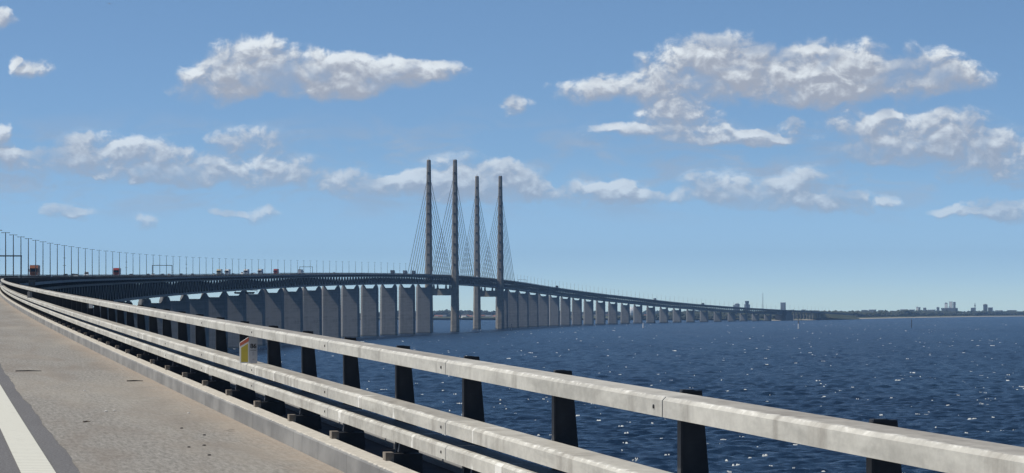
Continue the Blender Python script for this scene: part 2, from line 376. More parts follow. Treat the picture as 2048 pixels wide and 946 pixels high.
# ------------------------------------------------------------------ sea, land
def sea_mesh():
    mb = MB(); rings = [0, 60, 120, 250]
    while rings[-1] < 24000: rings.append(rings[-1] * 1.12)
    A = 96; mb.v.append((0, 0, 0))
    for r in rings[1:]:
        for a in range(A):
            t = 2 * math.pi * a / A; mb.v.append((r * math.sin(t), r * math.cos(t), -r * r / (2 * REK)))
    for a in range(A): mb.face((0, 1 + (a + 1) % A, 1 + a))
    for i in range(len(rings) - 2):
        for a in range(A):
            p, q = 1 + i * A + a, 1 + i * A + (a + 1) % A; mb.face((p, q, q + A, p + A))
    return tag(mb.build('sea', M_sea, shade=True), kind='structure')
sea_mesh()
def waves():                 # wind waves as real relief on the part of the sea one can make out
    na, nr = 700, 860
    a = np.radians(np.linspace(-19, 21, na)); r = 520 * (7600 / 520) ** np.linspace(0, 1, nr)
    A, Q = np.meshgrid(a, r); X, Y = Q * np.sin(A), Q * np.cos(A); Z = np.zeros_like(X)
    g = np.random.default_rng(3)
    for i in range(46):
        L = g.uniform(2.6, 9) if i < 40 else g.uniform(12, 26); t = math.radians(-72 + g.normal(0, 24)); k = 2 * math.pi / L; am = .0125 * L ** .72 * g.uniform(.6, 1.3)
        ph = k * (X * math.cos(t) + Y * math.sin(t)) + g.uniform(0, 6.28); Z += am * (np.sin(ph) + .25 * np.sin(2 * ph + .4))
    ed = np.clip(np.minimum(np.minimum((Q - 520) / 40, (7600 - Q) / 4500), (np.radians(20) - np.abs(A - np.radians(1))) / .03), 0, 1)
    Z = Z * ed - Q * Q / (2 * REK) + .9 * ed + .02
    co = np.stack([X, Y, Z], -1).reshape(-1, 3); idx = np.arange(na * nr).reshape(nr, na)
    f = np.stack([idx[:-1, :-1], idx[:-1, 1:], idx[1:, 1:], idx[1:, :-1]], -1).reshape(-1, 4)
    me = bpy.data.meshes.new('sea_waves'); me.vertices.add(len(co)); me.vertices.foreach_set('co', co.ravel()); me.loops.add(f.size); me.loops.foreach_set('vertex_index', f.ravel())
    me.polygons.add(len(f)); me.polygons.foreach_set('loop_start', np.arange(0, f.size, 4)); me.polygons.foreach_set('loop_total', np.full(len(f), 4)); me.polygons.foreach_set('use_smooth', np.ones(len(f), bool)); me.materials.append(M_sea); me.update()
    o = bpy.data.objects.new('sea_waves', me); COL.objects.link(o); return tag(o, kind='structure')
waves()
def foam():
    mb = MB()
    for i in range(2400):
        d = 560 * (11.5 ** rng.random()); px = rng.uniform(-700, 3100); x = (px - 1024) / FPX * d
        big = rng.random() ** 6; w = (.17 + .8 * big) * (1 + d / 4500); h = (.045 + .12 * big) * (1 + d / 4500); t = rng.normal(0.25, .3)
        n = rng.integers(2, 5); z0 = -drop(x, d) + (.2 + .95 * min(1, max(0, (7600 - d) / 4500)))
        for q in range(n):
            ox = (q - n / 2) * w * .6 + rng.normal(0, .2); oy = rng.normal(0, .8); ww = w * rng.uniform(.3, .6); hh = h * rng.uniform(.5, 1.1)
            c = np.array((x + ox * math.cos(t), d + ox * math.sin(t) + oy)); e = np.array((math.cos(t), math.sin(t))) * ww; f = np.array((-math.sin(t), math.cos(t))) * (.5 + .5 * ww)
            k = len(mb.v)
            for (a, b, z) in ((-1, 0, -.3), (-.3, -1, -.3), (.5, -.8, -.3), (1, .1, -.3), (.3, .9, -.3), (-.5, .8, -.3)):
                pt = c + e * a + f * b; mb.v.append((pt[0], pt[1], z0 + z))
            for (a, b, z) in ((-.5, 0, hh * .8), (.1, .2, hh), (.6, .1, hh * .6)):
                pt = c + e * a + f * b; mb.v.append((pt[0], pt[1], z0 + z))
            for fc in ((0, 1, 6), (1, 7, 6), (1, 2, 7), (2, 8, 7), (2, 3, 8), (3, 4, 8), (4, 7, 8), (4, 5, 7), (5, 6, 7), (5, 0, 6)): mb.face([k + a for a in fc])
    return tag(mb.build('whitecaps', M_foam, shade=True), kind='stuff')
foam()

def shore_pts(pts, n):
    px = np.interp(np.linspace(0, 1, n), np.linspace(0, 1, len(pts)), [p[0] for p in pts]); d = np.interp(np.linspace(0, 1, n), np.linspace(0, 1, len(pts)), [p[1] for p in pts])
    return (px - 1024) / FPX * d, d
def land(name, pts, n, prof):
    x, d = shore_pts(pts, n); mb = MB(); ups = []
    for i in range(n):
        j0, j1 = max(0, i - 1), min(n - 1, i + 1); t = np.array((x[j1] - x[j0], d[j1] - d[j0])); t /= np.linalg.norm(t); nrm = np.array((-t[1], t[0]))
        if nrm[1] < 0: nrm = -nrm
        wob = 18 * math.sin(i * .7) + 9 * math.sin(i * 1.9 + 1)
        for (o, z) in prof:
            q = np.array((x[i], d[i])) + nrm * (o + wob * min(1, max(0, o) / 40)); zz = z * (1 + .15 * math.sin(i * .9 + o)) if z > 2 else z
            mb.v.append((q[0], q[1], zz - drop(*q))); ups.append(zz)
    m = len(prof)
    for i in range(n - 1):
        for j in range(m - 1): a = i * m + j; mb.face((a, a + m, a + m + 1, a + 1))
    o = mb.build(name, M_land, shade=True); at_ = o.data.attributes.new('up', 'FLOAT', 'POINT'); at_.data.foreach_set('value', ups)
    return tag(o, kind='structure')
ISL = [(1540, 7620), (1580, 7690), (1610, 7900), (1640, 8150), (1690, 8650), (1740, 9150), (1800, 9800), (1860, 10500), (1960, 11700), (2060, 12700), (2200, 13500), (2600, 14800)]
land('island', ISL, 90, [(-30, -2), (0, .2), (14, 1.2), (30, 2.4), (90, 3.5), (300, 4.2), (900, 5), (1500, 4)])
COAST = [(-900, 10200), (200, 9700), (700, 9300), (860, 9200), (1010, 9300), (1200, 10500), (1400, 12000), (1600, 14200), (2000, 16200), (2600, 16600)]
land('mainland', COAST, 120, [(-40, -2), (0, .3), (20, 1.5), (60, 2.6), (250, 4), (900, 6), (1600, 7)])

def crowns(name, mat, pts, count, off, size, z0, label=None):
    mb = MB()
    x, d = shore_pts(pts, 400)
    for i in range(count):
        k = rng.integers(0, 399); f = rng.random(); a = x[k] * (1 - f) + x[k + 1] * f; b = d[k] * (1 - f) + d[k + 1] * f
        t = np.array((x[k + 1] - x[k], d[k + 1] - d[k])); t /= np.linalg.norm(t); nr = np.array((-t[1], t[0])); nr = nr if nr[1] > 0 else -nr
        c = np.array((a, b)) + nr * rng.uniform(*off); h = rng.uniform(*size) * (.75 + .5 * (.5 + .5 * math.sin(k * .11) * math.sin(k * .037 + 1))); rr = h * rng.uniform(.5, .9); zb = z0 - drop(*c)
        for q in range(5):
            cc = np.array((c[0] + rng.normal(0, rr * .55), c[1] + rng.normal(0, rr * .55), zb + h * rng.uniform(.35, .78))); r0 = rr * rng.uniform(.35, .6); n0 = len(mb.v)
            for (ux, uy, uz) in ((0, 0, 1), (.9, 0, .3), (.3, .85, .25), (-.7, .5, .35), (-.7, -.5, .2), (.3, -.85, .3), (.5, .3, -.7), (-.5, .3, -.7), (0, -.6, -.7)):
                j = rng.uniform(.75, 1.25); mb.v.append((cc[0] + ux * r0 * j, cc[1] + uy * r0 * j, cc[2] + uz * r0 * j * .85))
            for fc in ((0, 1, 2), (0, 2, 3), (0, 3, 4), (0, 4, 5), (0, 5, 1), (1, 6, 2), (2, 7, 3), (2, 6, 7), (3, 7, 4), (4, 8, 5), (4, 7, 8), (5, 6, 1), (5, 8, 6), (6, 8, 7)): mb.face([n0 + a for a in fc])
        mb.tube((c[0], c[1], zb - 1), (c[0], c[1], zb + h * .5), h * .03, n=3)
    return tag(mb.build(name, mat), kind='stuff')
crowns('island_scrub', M_scrub, ISL[1:], 2600, (40, 420), (4.5, 9), 3.0)
crowns('island_woods', M_scrub, ISL[3:], 3600, (40, 420), (9, 17), 2.6)
crowns('coast_woods', M_wood, COAST[1:], 2600, (70, 420), (8, 17), 3.0)

# ------------------------------------------------------------------ haze
def f_haze(n, o):
    v = n.n('ShaderNodeVolumePrincipled', {'Color': (.34, .60, 1.0, 1), 'Density': 3.5e-5, 'Anisotropy': 0.2})
    n.t.links.new(v.outputs[0], o.inputs['Volume']); return None
hz = MB(); hz.box(-9000, 9000, -600, 19000, -70, 330); tag(hz.build('haze', material('thin sea haze', f_haze)), kind='stuff')

# ------------------------------------------------------------------ the bridge girders
E_END, H_END, W_END = S1 - 301, S1 + 791, S1 + 791 + 18 * 140 + 4 * 120
EL = LK(11.75)
SLAB = [(-EL, .60), (-1, .32), (1, -.06), (EL, -.06), (EL, -.55), (7.2, -1.05), (6.2, -1.75), (-6.2, -1.75), (-7.2, -1.05), (-EL, -.55)]
def rect(a, b, c, d): return [(a, d), (b, d), (b, c), (a, c)]
def girder(name, a, b, spans, label, cat='bridge'):
    o = empty(name, at(a)); inv = Vector(o.location)
    def part(nm, mb, m):
        mb.v = [(p[0] - inv[0], p[1] - inv[1], p[2] - inv[2]) for p in mb.v]; return mb.build(nm, m, o)
    ss = steps(a, b)
    mb = MB(); sweep(mb, SLAB, ss); part('deck_slab', mb, M_slab)
    mb = MB(); sweep(mb, rect(-5.9, 5.9, -9.75, -9.2), ss); sweep(mb, rect(-5.9, -5.7, -9.2, -6.6), ss); sweep(mb, rect(5.7, 5.9, -9.2, -6.6), ss); part('rail_deck', mb, M_chord)
    for l in (-6.6, 6.6):
        mb = MB(); sweep(mb, rect(l - .55, l + .55, -10.4, -9.15), ss); part('bottom_chord', mb, M_chord)
        mb = MB(); sweep(mb, rect(l - .5, l + .5, -2.6, -1.76), ss); part('top_chord', mb, M_truss)
    for (p, q) in spans:
        for l in (-6.6, 6.6):
            mb = MB(); n = max(1, round((q - p) / 20)); st = (q - p) / n
            for i in range(n):
                s0 = p + i * st
                mb.beam(at(s0, l, -9.3), at(s0 + st / 2, l, -2.4), .9, 1.5); mb.beam(at(s0 + st / 2, l, -2.4), at(s0 + st, l, -9.3), .9, 1.3)
                mb.beam(at(s0 + st / 2, l, -1.7), at(s0 + st / 2, l + math.copysign(4.2, l), -.8), .5, .5)
            part('truss_web', mb, M_truss)
    return tag(o, label, cat)
es = [E_END - 140 * i for i in range(0, 27)]
east_spans = [(es[i + 1], es[i]) for i in range(26) if es[i] > SN]
east_spans = [(max(p, SN), q) for p, q in east_spans]
girder('approach_girder', SN, E_END, east_spans, 'long black truss deck curving from the foreground road to the cable pylons', 'bridge deck')
hs = [S1 - 301, S1 - 160, S1, S1 + 490, S1 + 650, S1 + 791]
girder('cable_stayed_girder', E_END, H_END, list(zip(hs[:-1], hs[1:])), 'dark straight truss deck hung on the stays between the four pylons', 'bridge deck')
wsn = [H_END + 140 * i for i in range(19)] + [H_END + 18 * 140 + 120 * i for i in (1, 2, 3, 4)]
girder('viaduct_girder', H_END, W_END, list(zip(wsn[:-1], wsn[1:])), 'far truss deck descending from the pylons to the low green island', 'bridge deck')

def pier(s, label, base=-4.0, wd=1.035):
    o = empty('bridge_pier', flat_at(s), -phi(s)); zr = float(np.interp(s, _s, _h)); top = zr - 14.0
    def ring(z, k): return [(x * k * wd, y, z) for x, y in ((-8.2, .0), (-6.3, -2.1), (6.3, -2.1), (8.2, 0), (6.3, 2.1), (-6.3, 2.1))]
    mb = MB(); mb.loft([ring(base, 1.05), ring(top, 1.0)]); mb.build('shaft', M_pier, o)
    for k in (-1, 1):
        mb = MB(); wd_ = wd / 1.0; a = [(k * 8.2 * wd_, 0), (k * 6.3 * wd_, -2.1), (k * 3.6, -2.1), (k * 3.6, 2.1), (k * 6.3 * wd_, 2.1)]; b = [(k * 8.0, 0), (k * 6.6, -1.9), (k * 5.6, -1.9), (k * 5.6, 1.9), (k * 6.6, 1.9)]
        if k < 0: a, b = a[::-1], b[::-1]
        mb.loft([[(x, y, top) for x, y in a], [(x, y, zr - 10.75) for x, y in b]]); mb.build('bearing_plinth', M_pier, o)
        mb = MB(); mb.box(k * 6.6 - .7, k * 6.6 + .7, -.8, .8, zr - 10.75, zr - 10.38); mb.build('bearing', M_truss, o)
    return tag(o, label, 'bridge pier', 'concrete piers carrying the bridge')
ORD = 'first second third fourth fifth sixth seventh eighth ninth tenth eleventh twelfth thirteenth fourteenth fifteenth sixteenth seventeenth eighteenth nineteenth twentieth twenty-first twenty-second twenty-third twenty-fourth twenty-fifth twenty-sixth twenty-seventh twenty-eighth'.split()
for i, s in enumerate([S1 - 160, S1 - 301] + [S1 - 301 - 140 * k for k in range(1, 25)]):
    pier(s, f'{ORD[i]} grey concrete pier counting left from the tall cable pylons', wd=1.10)
for i, s in enumerate([S1 + 650, S1 + 791] + wsn[1:-1]):
    pier(s, f'{ORD[i]} grey concrete pier counting right from the far cable pylons')

def pylon(s, label, side_text):
    o = empty('bridge_pylon', flat_at(s), -phi(s)); zr = float(np.interp(s, _s, _h))
    for k in (-1, 1):
        def ring(z):
            w = np.interp(z, [-4, 40, 70, 150, 204], [5.3, 4.6, 4.25, 3.2, 2.35]); d = np.interp(z, [-4, 70, 150, 204], [6.2, 5.0, 3.8, 3.0]); c = k * 15.6
            return [(c - w, -d * .25, z), (c - w * .55, -d, z), (c + w * .45, -d, z), (c + w, -d * .3, z), (c + w, d * .3, z), (c + w * .45, d, z), (c - w * .55, d, z), (c - w, d * .25, z)]
        mb = MB(); mb.loft([ring(z) for z in (-4, 15, 40, 70, 110, 150, 185, 202.6)] + [[(k * 15.6 + (p[0] - k * 15.6) * .8, p[1] * .8, 204) for p in ring(204)]])
        leg = mb.build('leg', M_pylon, o)
        for i in range(10):
            za = 80 + 12 * i; wd = np.interp(za, [70, 150, 204], [5.0, 3.8, 3.0]) + .25
            mb = MB(); mb.hexa([(k * 15.6 - 1.1, -wd, za - 1.6), (k * 15.6 + 1.1, -wd, za - 1.6), (k * 15.6 + 1.1, wd, za - 1.6), (k * 15.6 - 1.1, wd, za - 1.6),
                     (k * 15.6 - 1.1, -wd, za + 1.2), (k * 15.6 + 1.1, -wd, za + 1.2), (k * 15.6 + 1.1, wd, za + 1.2), (k * 15.6 - 1.1, wd, za + 1.2)])
            mb.build('anchor_box', M_truss, leg)
            for e in (-1, 1):
                x = 19 + 20 * i; sd = s + e * x; zd = float(np.interp(sd, _s, _h)) - .5
                q = at(sd, k * 13.6, -.5); lx = Vector((q[0], q[1], q[2])) - Vector(o.location)
                c, sn = math.cos(phi(s)), math.sin(phi(s)); loc = (lx.x * c - lx.y * sn, lx.x * sn + lx.y * c, lx.z)
                mb = MB(); mb.tube((k * 15.4, e * (wd - .4), za), loc, .28, n=5); mb.build('stay_cable', M_cable, leg)
    mb = MB(); mb.box(-15.6, 15.6, -3.2, 3.2, zr - 23.2, zr - 15.0, top=(-15.6, 15.6, -2.6, 2.6)); mb.build('cross_beam', M_pylon, o)
    for k in (-1, 1):
        for l in (5.0, 9.6):
            mb = MB(); mb.box(k * l - 1.2, k * l + 1.2, -2, 2, zr - 15.0, zr - 10.5, top=(k * l - .7, k * l + .7, -1.5, 1.5)); mb.build('bearing_plinth', M_pylon, o)
    mb = MB(); mb.tube((-15.6, 0, 203.9), (-15.6, 0, 207.0), .12, n=5); mb.build('antenna', M_mast, o)
    return tag(o, label, 'bridge pylon', 'cable pylons of the bridge')
pylon(S1, 'nearer and taller pair of concrete pylon legs with fanned parallel stays', 'near')
pylon(S1 + 490, 'farther and shorter looking pair of concrete pylon legs with parallel stays', 'far')

# outriggers that hold the stays at the deck, part of the hung girder
hg = bpy.data.objects['cable_stayed_girder']
for base in (S1, S1 + 490):
    for i in range(10):
        for e in (-1, 1):
            for k in (-1, 1):
                sd = base + e * (19 + 20 * i); mb = MB(); mb.beam(at(sd, k * 13.7, -.5), at(sd, k * 6.6, -8.8), .7, .9); mb.beam(at(sd, k * 13.8, -.45), at(sd, k * 11.6, -.45), .6, .7)
                mb.v = [tuple(Vector(p) - hg.location) for p in mb.v]; mb.build('outrigger', M_truss, hg)

# low viaduct and abutment on the island
ab = empty('bridge_abutment', flat_at(W_END + 20), -phi(W_END)); zr = float(np.interp(W_END, _s, _h))
mb = MB(); mb.box(-12.5, 12.5, -16, 60, -3, zr - 11.2); mb.build('block', M_truss, ab)
mb = MB(); mb.box(-10, 10, 2, 58, zr - 11.2, zr - 1.2); mb.build('end_wall', M_truss, ab)
tag(ab, 'dark abutment block where the truss deck meets the island', 'abutment')
vi = empty('island_viaduct', flat_at(W_END + 60)); iv = vi.location
ss = [W_END + 60 + 20 * i for i in range(43)]
mb = MB(); sweep(mb, [(-12.2, -.06), (12.2, -.06), (12.2, -2.4), (-12.2, -2.4)], ss); mb.v = [tuple(Vector(p) - iv) for p in mb.v]; mb.build('deck_slab', M_chord, vi)
mb = MB(); sweep(mb, rect(-12.4, -12.2, -.5, 1.2), ss); sweep(mb, rect(12.2, 12.4, -.5, 1.2), ss); mb.v = [tuple(Vector(p) - iv) for p in mb.v]; mb.build('parapet', M_truss, vi)
for i in range(23):
    s = W_END + 72 + 36 * i
    for l in (-9, 9):
        a = at(s, l, -2.4); g = flat_at(s, l, 2.0)
        if a[2] > g[2] + .5:
            mb = MB(); mb.tube(Vector(g) - iv, Vector(a) - iv, 1.1, n=8); mb.build('column', M_pier, vi)
tag(vi, 'low dark viaduct on pale columns running into the island scrub', 'viaduct')
mb = MB(); sweep(mb, [(-16, -3), (16, -3), (34, -14), (-34, -14)], ss[18:], closed=True); em = mb.build('embankment', M_land); em.data.attributes.new('up', 'FLOAT', 'POINT').data.foreach_set('value', [4.0] * len(mb.v)); tag(em, kind='structure')

# ------------------------------------------------------------------ road on top
def zl(l): return .40 + .03 * (-1 - l) if l < -.9 else 0.0     # the outer carriageway of the bend lies higher
def sheet(name, lanes, a, b, m, z, near=2.0):
    mb = MB()
    for (l0, l1) in lanes: sweep(mb, [(l1, z + zl(l1)), (l0, z + zl(l0))], steps(a, b, near), vs=[l1, l0], closed=False)
    return tag(mb.build(name, m), kind='structure')
END = W_END + 880
sheet('road', [(-LK(10.68), -.95), (.95, LK(10.68))], SN, END, M_asph, 0.0)
def ragged(name, l0, l1, a, b, m, z):       # shoulder with a worn, uneven inner edge
    mb = MB(); ss = [a + .5 * i for i in range(int((min(b, 160) - a) * 2))] + steps(min(b, 160), b)[0:]
    k = 0
    for i, s in enumerate(ss):
        w = .008 * math.sin(s * 1.7) + .012 * math.sin(s * .61 + 2) + .006 * math.sin(s * 4.3) + .010 * math.sin(s * .23)
        mb.v += [at(s, l1, z), at(s, l0 + w, z)]
        if i: mb.face((2 * i - 2, 2 * i, 2 * i + 1, 2 * i - 1), [(ss[i - 1], l1), (s, l1), (s, l0), (ss[i - 1], l0)])
    return tag(mb.build(name, m), kind='structure')
ragged('hard_shoulder', LK(8.25), LK(10.68), SN, END, M_shoulder, .005)
sheet('road_edge_marking', [(LK(7.70), LK(8.02)), (1.7, 1.9), (-1.9, -1.7), (-LK(8.02), -LK(7.70))], SN, END, M_line, .010)
mb = MB()
for i in range(180):
    s = -60 + 18 * i
    for l in (4.6, -4.6): sweep(mb, [(l + .07, .010 + zl(l + .07)), (l - .07, .010 + zl(l - .07))], [s, s + 2, s + 4, s + 6], vs=[0, .14], closed=False)
tag(mb.build('lane_marking', M_line), kind='structure')
mb = MB(); KP = [(LK(10.68), -.05), (LK(10.685), .155), (LK(10.71), .175), (LK(10.89), .175), (LK(10.90), -.03), (LK(10.90), -.05)]
sweep(mb, KP, steps(SN, END), vs=[0, .18, .205, .4, .7, .75, .9]); tag(mb.build('kerb', M_kerb), kind='structure')
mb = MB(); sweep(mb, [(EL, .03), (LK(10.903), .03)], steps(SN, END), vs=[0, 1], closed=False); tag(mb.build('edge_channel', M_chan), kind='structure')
mb = MB(); sweep(mb, rect(EL - .10, EL, -.054, .10), steps(SN, END)); tag(mb.build('edge_upstand', M_slab), kind='structure')
mb = MB(); sweep(mb, [(-EL, -.055), (-EL, .85), (-10.1, .85), (-LK(10.68), .5)], steps(SN, END), vs=[0, .3, 1.3, 1.5, 2]); tag(mb.build('kerb', M_kerb), kind='structure')
mb = MB(); sweep(mb, [(-1.0, -.05), (-1.0, .50), (1.0, .12), (1.0, -.05)], steps(SN, END), vs=[0, .2, 1.3, 1.5, 2]); tag(mb.build('median_kerb', M_kerb), kind='structure')

# ------------------------------------------------------------------ crash barrier beside the hard shoulder
RAILS = [1.17 * K, .687 * K, .485 * K]
def rprof(zt, l0=LK(10.94), h=.115 * K, w=.25 * K):
    return [(l0, zt - h), (l0, zt - .018), (l0 + .018, zt), (l0 + w, zt), (l0 + w, zt - .03), (l0 + .03, zt - .03), (l0 + .03, zt - h)], [0, .097, .12, .38, .41, .45, .48, .5]
bar = empty('crash_barrier', at(0, LK(10.94), 0)); B0 = Vector(bar.location)
J0 = 26.5 * K; JP = 8 * K; PP = 4 * K                    # arc length of a rail joint; joints every 8 m, posts every 4 m
for r, zt in enumerate(RAILS):
    pf, vs = rprof(zt)
    for i in range(-5, 32):
        a, b = J0 + JP * i + .010, J0 + JP * (i + 1) - .010
        mb = MB(); sweep(mb, pf, [a + (b - a) * q / 4 for q in range(5)], vs=vs, v0=r)
        midx = [1 if (j % 7) in (4, 5, 6) else 0 for j in range(28)] + [0, 0]
        mb.v = [tuple(Vector(p) - B0) for p in mb.v]; ob = mb.build('rail_beam', [M_rail, M_post], bar, midx)
        mb = MB(); mb.tube(at(a + .18, LK(10.945), zt - .055), at(a + .18, LK(10.932), zt - .055), .011, n=5); mb.v = [tuple(Vector(p) - B0) for p in mb.v]; mb.build('joint_bolt', M_post, ob)
pm = MB(); pm.hexa([(0, -.02, .0), (.197, -.02, .0), (.197, .02, .0), (0, .02, .0), (0, -.02, 1.035), (.108, -.02, 1.035), (.108, .02, 1.035), (0, .02, 1.035)])
pm.hexa([(-.008, -.04, .0), (.004, -.04, .0), (.004, .04, .0), (-.008, .04, .0), (-.008, -.04, 1.01), (.004, -.04, 1.01), (.004, .04, 1.01), (-.008, .04, 1.01)])
pm.hexa([(0, -.03, 1.025), (.104, -.03, 1.025), (.104, .03, 1.025), (0, .03, 1.025), (.004, -.03, 1.039), (.06, -.03, 1.039), (.06, .03, 1.039), (.004, .03, 1.039)])
bm_ = MB(); bm_.box(-.300, -.235, -1.53, -1.36, .02, .225)
bp_ = MB(); bp_.box(-.233, -.01, -1.525, -1.365, .02, .215)  # rear of the base block, coloured black as its shaded side
sm_ = MB(); sm_.box(-.19, -.09, -1.47, -1.40, .225, .36, top=(-.17, -.11, -1.46, -1.41)); sm_.box(-.19, -.02, -1.46, -1.42, .33, .40)
post0 = None
P0 = J0 + .66 * K
for i in range(-5, 95):
    s = P0 + PP * i
    if post0 is None:
        post0 = pm.build('post', M_post, bar); b0 = bm_.build('base_block', M_block, post0); s0_ = sm_.build('rail_bracket', M_post, post0); s1_ = bp_.build('block_shade_rear', M_post, post0); po = post0
    else:
        po = post0.copy(); COL.objects.link(po); po.parent = bar
        for ch in (b0, s0_, s1_): c = ch.copy(); COL.objects.link(c); c.parent = po
    po.location = Vector(at(s, LK(11.197), 0)) - B0; po.rotation_euler = (0, 0, -phi(s))
mb = MB()
for r, zt in enumerate(RAILS):
    pf, vs = rprof(zt); k0 = len(mb.f); sweep(mb, pf, steps(J0 + JP * 32 + .01, END), vs=vs, v0=r)
mi = []
nst = len(steps(J0 + JP * 32 + .01, END)) - 1
for r in range(3): mi += [1 if (j % 7) in (4, 5, 6) else 0 for j in range(7 * nst)] + [0, 0]
mb.v = [tuple(Vector(p) - B0) for p in mb.v]; tag(mb.build('distant_rails', [M_rail, M_post], bar, mi), kind='stuff')
mb = MB(); s = P0 + PP * 95
while s < END:
    a, b, c, d = at(s, LK(11.19), 0), at(s, LK(11.42), 0), at(s, LK(11.33), 1.05), at(s, LK(11.19), 1.05); e = at(s + .2, LK(11.19), 0)
    dv = Vector(e) - Vector(a); q = [Vector(p) for p in (a, b, d, c)]
    mb.hexa([q[0], q[1], q[1] + dv, q[0] + dv, q[2], q[3], q[3] + dv, q[2] + dv]); s += PP
mb.v = [tuple(Vector(p) - B0) for p in mb.v]; tag(mb.build('distant_posts', M_post, bar), kind='stuff')
tag(bar, 'weathered three rail steel crash barrier on black posts along the sandy shoulder', 'barrier')
def far_barrier(name, lats, label):
    o = empty(name, at(0, lats[0], 0)); ov = Vector(o.location)
    mb = MB()
    for l in lats:
        zo = .68 if l < -5 else .40
        for zt in RAILS: sweep(mb, rect(l - .12, l + .12, zt - .11 + zo, zt + zo), steps(SN, END))
    mb.v = [tuple(Vector(p) - ov) for p in mb.v]; mb.build('rails', M_mast, o)
    mb = MB(); s = -78.0
    while s < END:
        for l in lats: a = at(s, l, .1); mb.beam(a, (a[0], a[1], a[2] + (1.5 if l < -5 else 1.25)), .12, .12, up=(0, 1, 0))
        s += 4 if s < 4000 else 8
    mb.v = [tuple(Vector(p) - ov) for p in mb.v]; tag(mb.build('posts', M_post, o), kind='stuff')
    return tag(o, label, 'barrier')
far_barrier('crash_barrier', [-10.65], 'grey steel barrier along the far outer edge of the deck')
far_barrier('median_barrier', [-.35, .35], 'low grey steel barrier beneath the lamp posts in the median')

# ------------------------------------------------------------------ kilometre markers and small things on the barrier
def letters(text, size, m, parent, loc, rx=R(90), name='lettering'):
    cu = bpy.data.curves.new(name, 'FONT'); cu.body = text; cu.size = size; cu.align_x = 'CENTER'; cu.align_y = 'CENTER'; cu.extrude = .0006; cu.offset = .0022
    t = bpy.data.objects.new(name, cu); COL.objects.link(t); dg = bpy.context.evaluated_depsgraph_get(); me = bpy.data.meshes.new_from_object(t.evaluated_get(dg)); bpy.data.objects.remove(t)
    me.materials.clear(); me.materials.append(m); o = bpy.data.objects.new(name, me); COL.objects.link(o); o.parent = parent; o.location = loc; o.rotation_euler = (rx, 0, 0); return o
def s_rail(px, s0, lat=LK(11.03)):
    for s in np.arange(s0, 300, .5):
        x, y, _ = at(s, lat)
        if 1024 + FPX * x / y <= px: return float(s)
    return 300.0
def marker(s, label, full=True, lat=LK(11.03)):
    o = empty('kilometre_marker', at(s, lat, .687 * K + .003), -phi(s) + R(-2)); o.scale = (K, K, K)
    # plan: corner at the middle (0,0); left wing and right wing swept a little back
    mb = MB(); mb.hexa([(0, 0, 0), (.108, .006, 0), (.108, .08, 0), (0, .08, 0), (0, 0, .36), (.108, .006, .36), (.108, .08, .36), (0, .08, .36)]); mb.build('housing', M_signg if full else M_steel, o)  # the full marker's housing has the shade of this face mixed into its grey
    w = .118
    mb = MB(); mb.hexa([(-w, .03, 0), (-.002, .0, 0), (-.002, .08, 0), (-w, .08, 0), (-w, .03, .268), (-.002, 0, .345), (-.002, .08, .345), (-w, .08, .268)]); wing = mb.build('arrow_wing', M_signw if full else M_steel, o)
    if full:
        fx = lambda x: .03 * (-x) / w - .002
        def plate(nm, pts, m):
            mb = MB(); a = [(x, fx(x), z) for x, z in pts]; b = [(x, fx(x) + .0015, z) for x, z in pts]
            mb.v = a + b; n = len(a); mb.face(range(n)); mb.face(range(2 * n - 1, n - 1, -1))
            for i in range(n): j = (i + 1) % n; mb.face((i, i + n, j + n, j))
            mb.build(nm, m, wing)
        plate('yellow_panel', [(-.102, .017), (-.014, .017), (-.014, .258), (-.102, .203)], M_yellow)
        plate('red_panel', [(-.117, .222), (-.004, .288), (-.004, .338), (-.117, .264)], M_red)
        letters('86', .082, M_black, o, (.056, .0012, .222)); letters('5', .062, M_tag, o, (.056, .0012, .125)); letters('+0', .022, M_tag, o, (.056, .0012, .05))
        mb = MB(); mb.box(.018, .094, .0005, .004, .168, .174); mb.build('rule', M_black, o)
    return tag(o, label, 'marker', 'kilometre markers on the barrier')
marker(s_rail(506, 20, LK(10.97)), 'kilometre marker reading 86 with a yellow and red arrow wing', True, LK(10.97))
marker(s_rail(60, 100), 'plain grey marker box on the middle rail, far along the barrier', False)
marker(s_rail(5, 200), 'plain grey marker box on the barrier at the photo edge', False)
sr = s_rail(187, 40); tgp = at(sr, LK(10.93), .82); rp = empty('reflector_plate', tgp, -phi(sr)); mb = MB(); mb.box(-.012, .075, 0, .01, 0, .10); mb.build('plate', M_white, rp); mb = MB(); mb.box(.02, .04, .012, .03, .03, .14); mb.build('hanger', M_steel, rp); tag(rp, 'small white reflector plate hanging below the top rail', 'reflector')
sc_ = 640; cb = empty('equipment_cabinet', at(sc_, EL + .3, -.6), -phi(sc_)); mb = MB(); mb.box(-.25, 1.0, -.5, .5, 0, 1.15); mb.build('case', M_block, cb); mb = MB(); mb.box(.05, .6, -.53, -.505, .3, .9); mb.build('door', M_steel, cb); mb = MB(); mb.box(-.3, 1.05, -.55, .55, 1.15, 1.2); mb.build('lid', M_steel, cb); tag(cb, 'grey cabinet fixed outside the deck edge below the orange truck', 'cabinet')

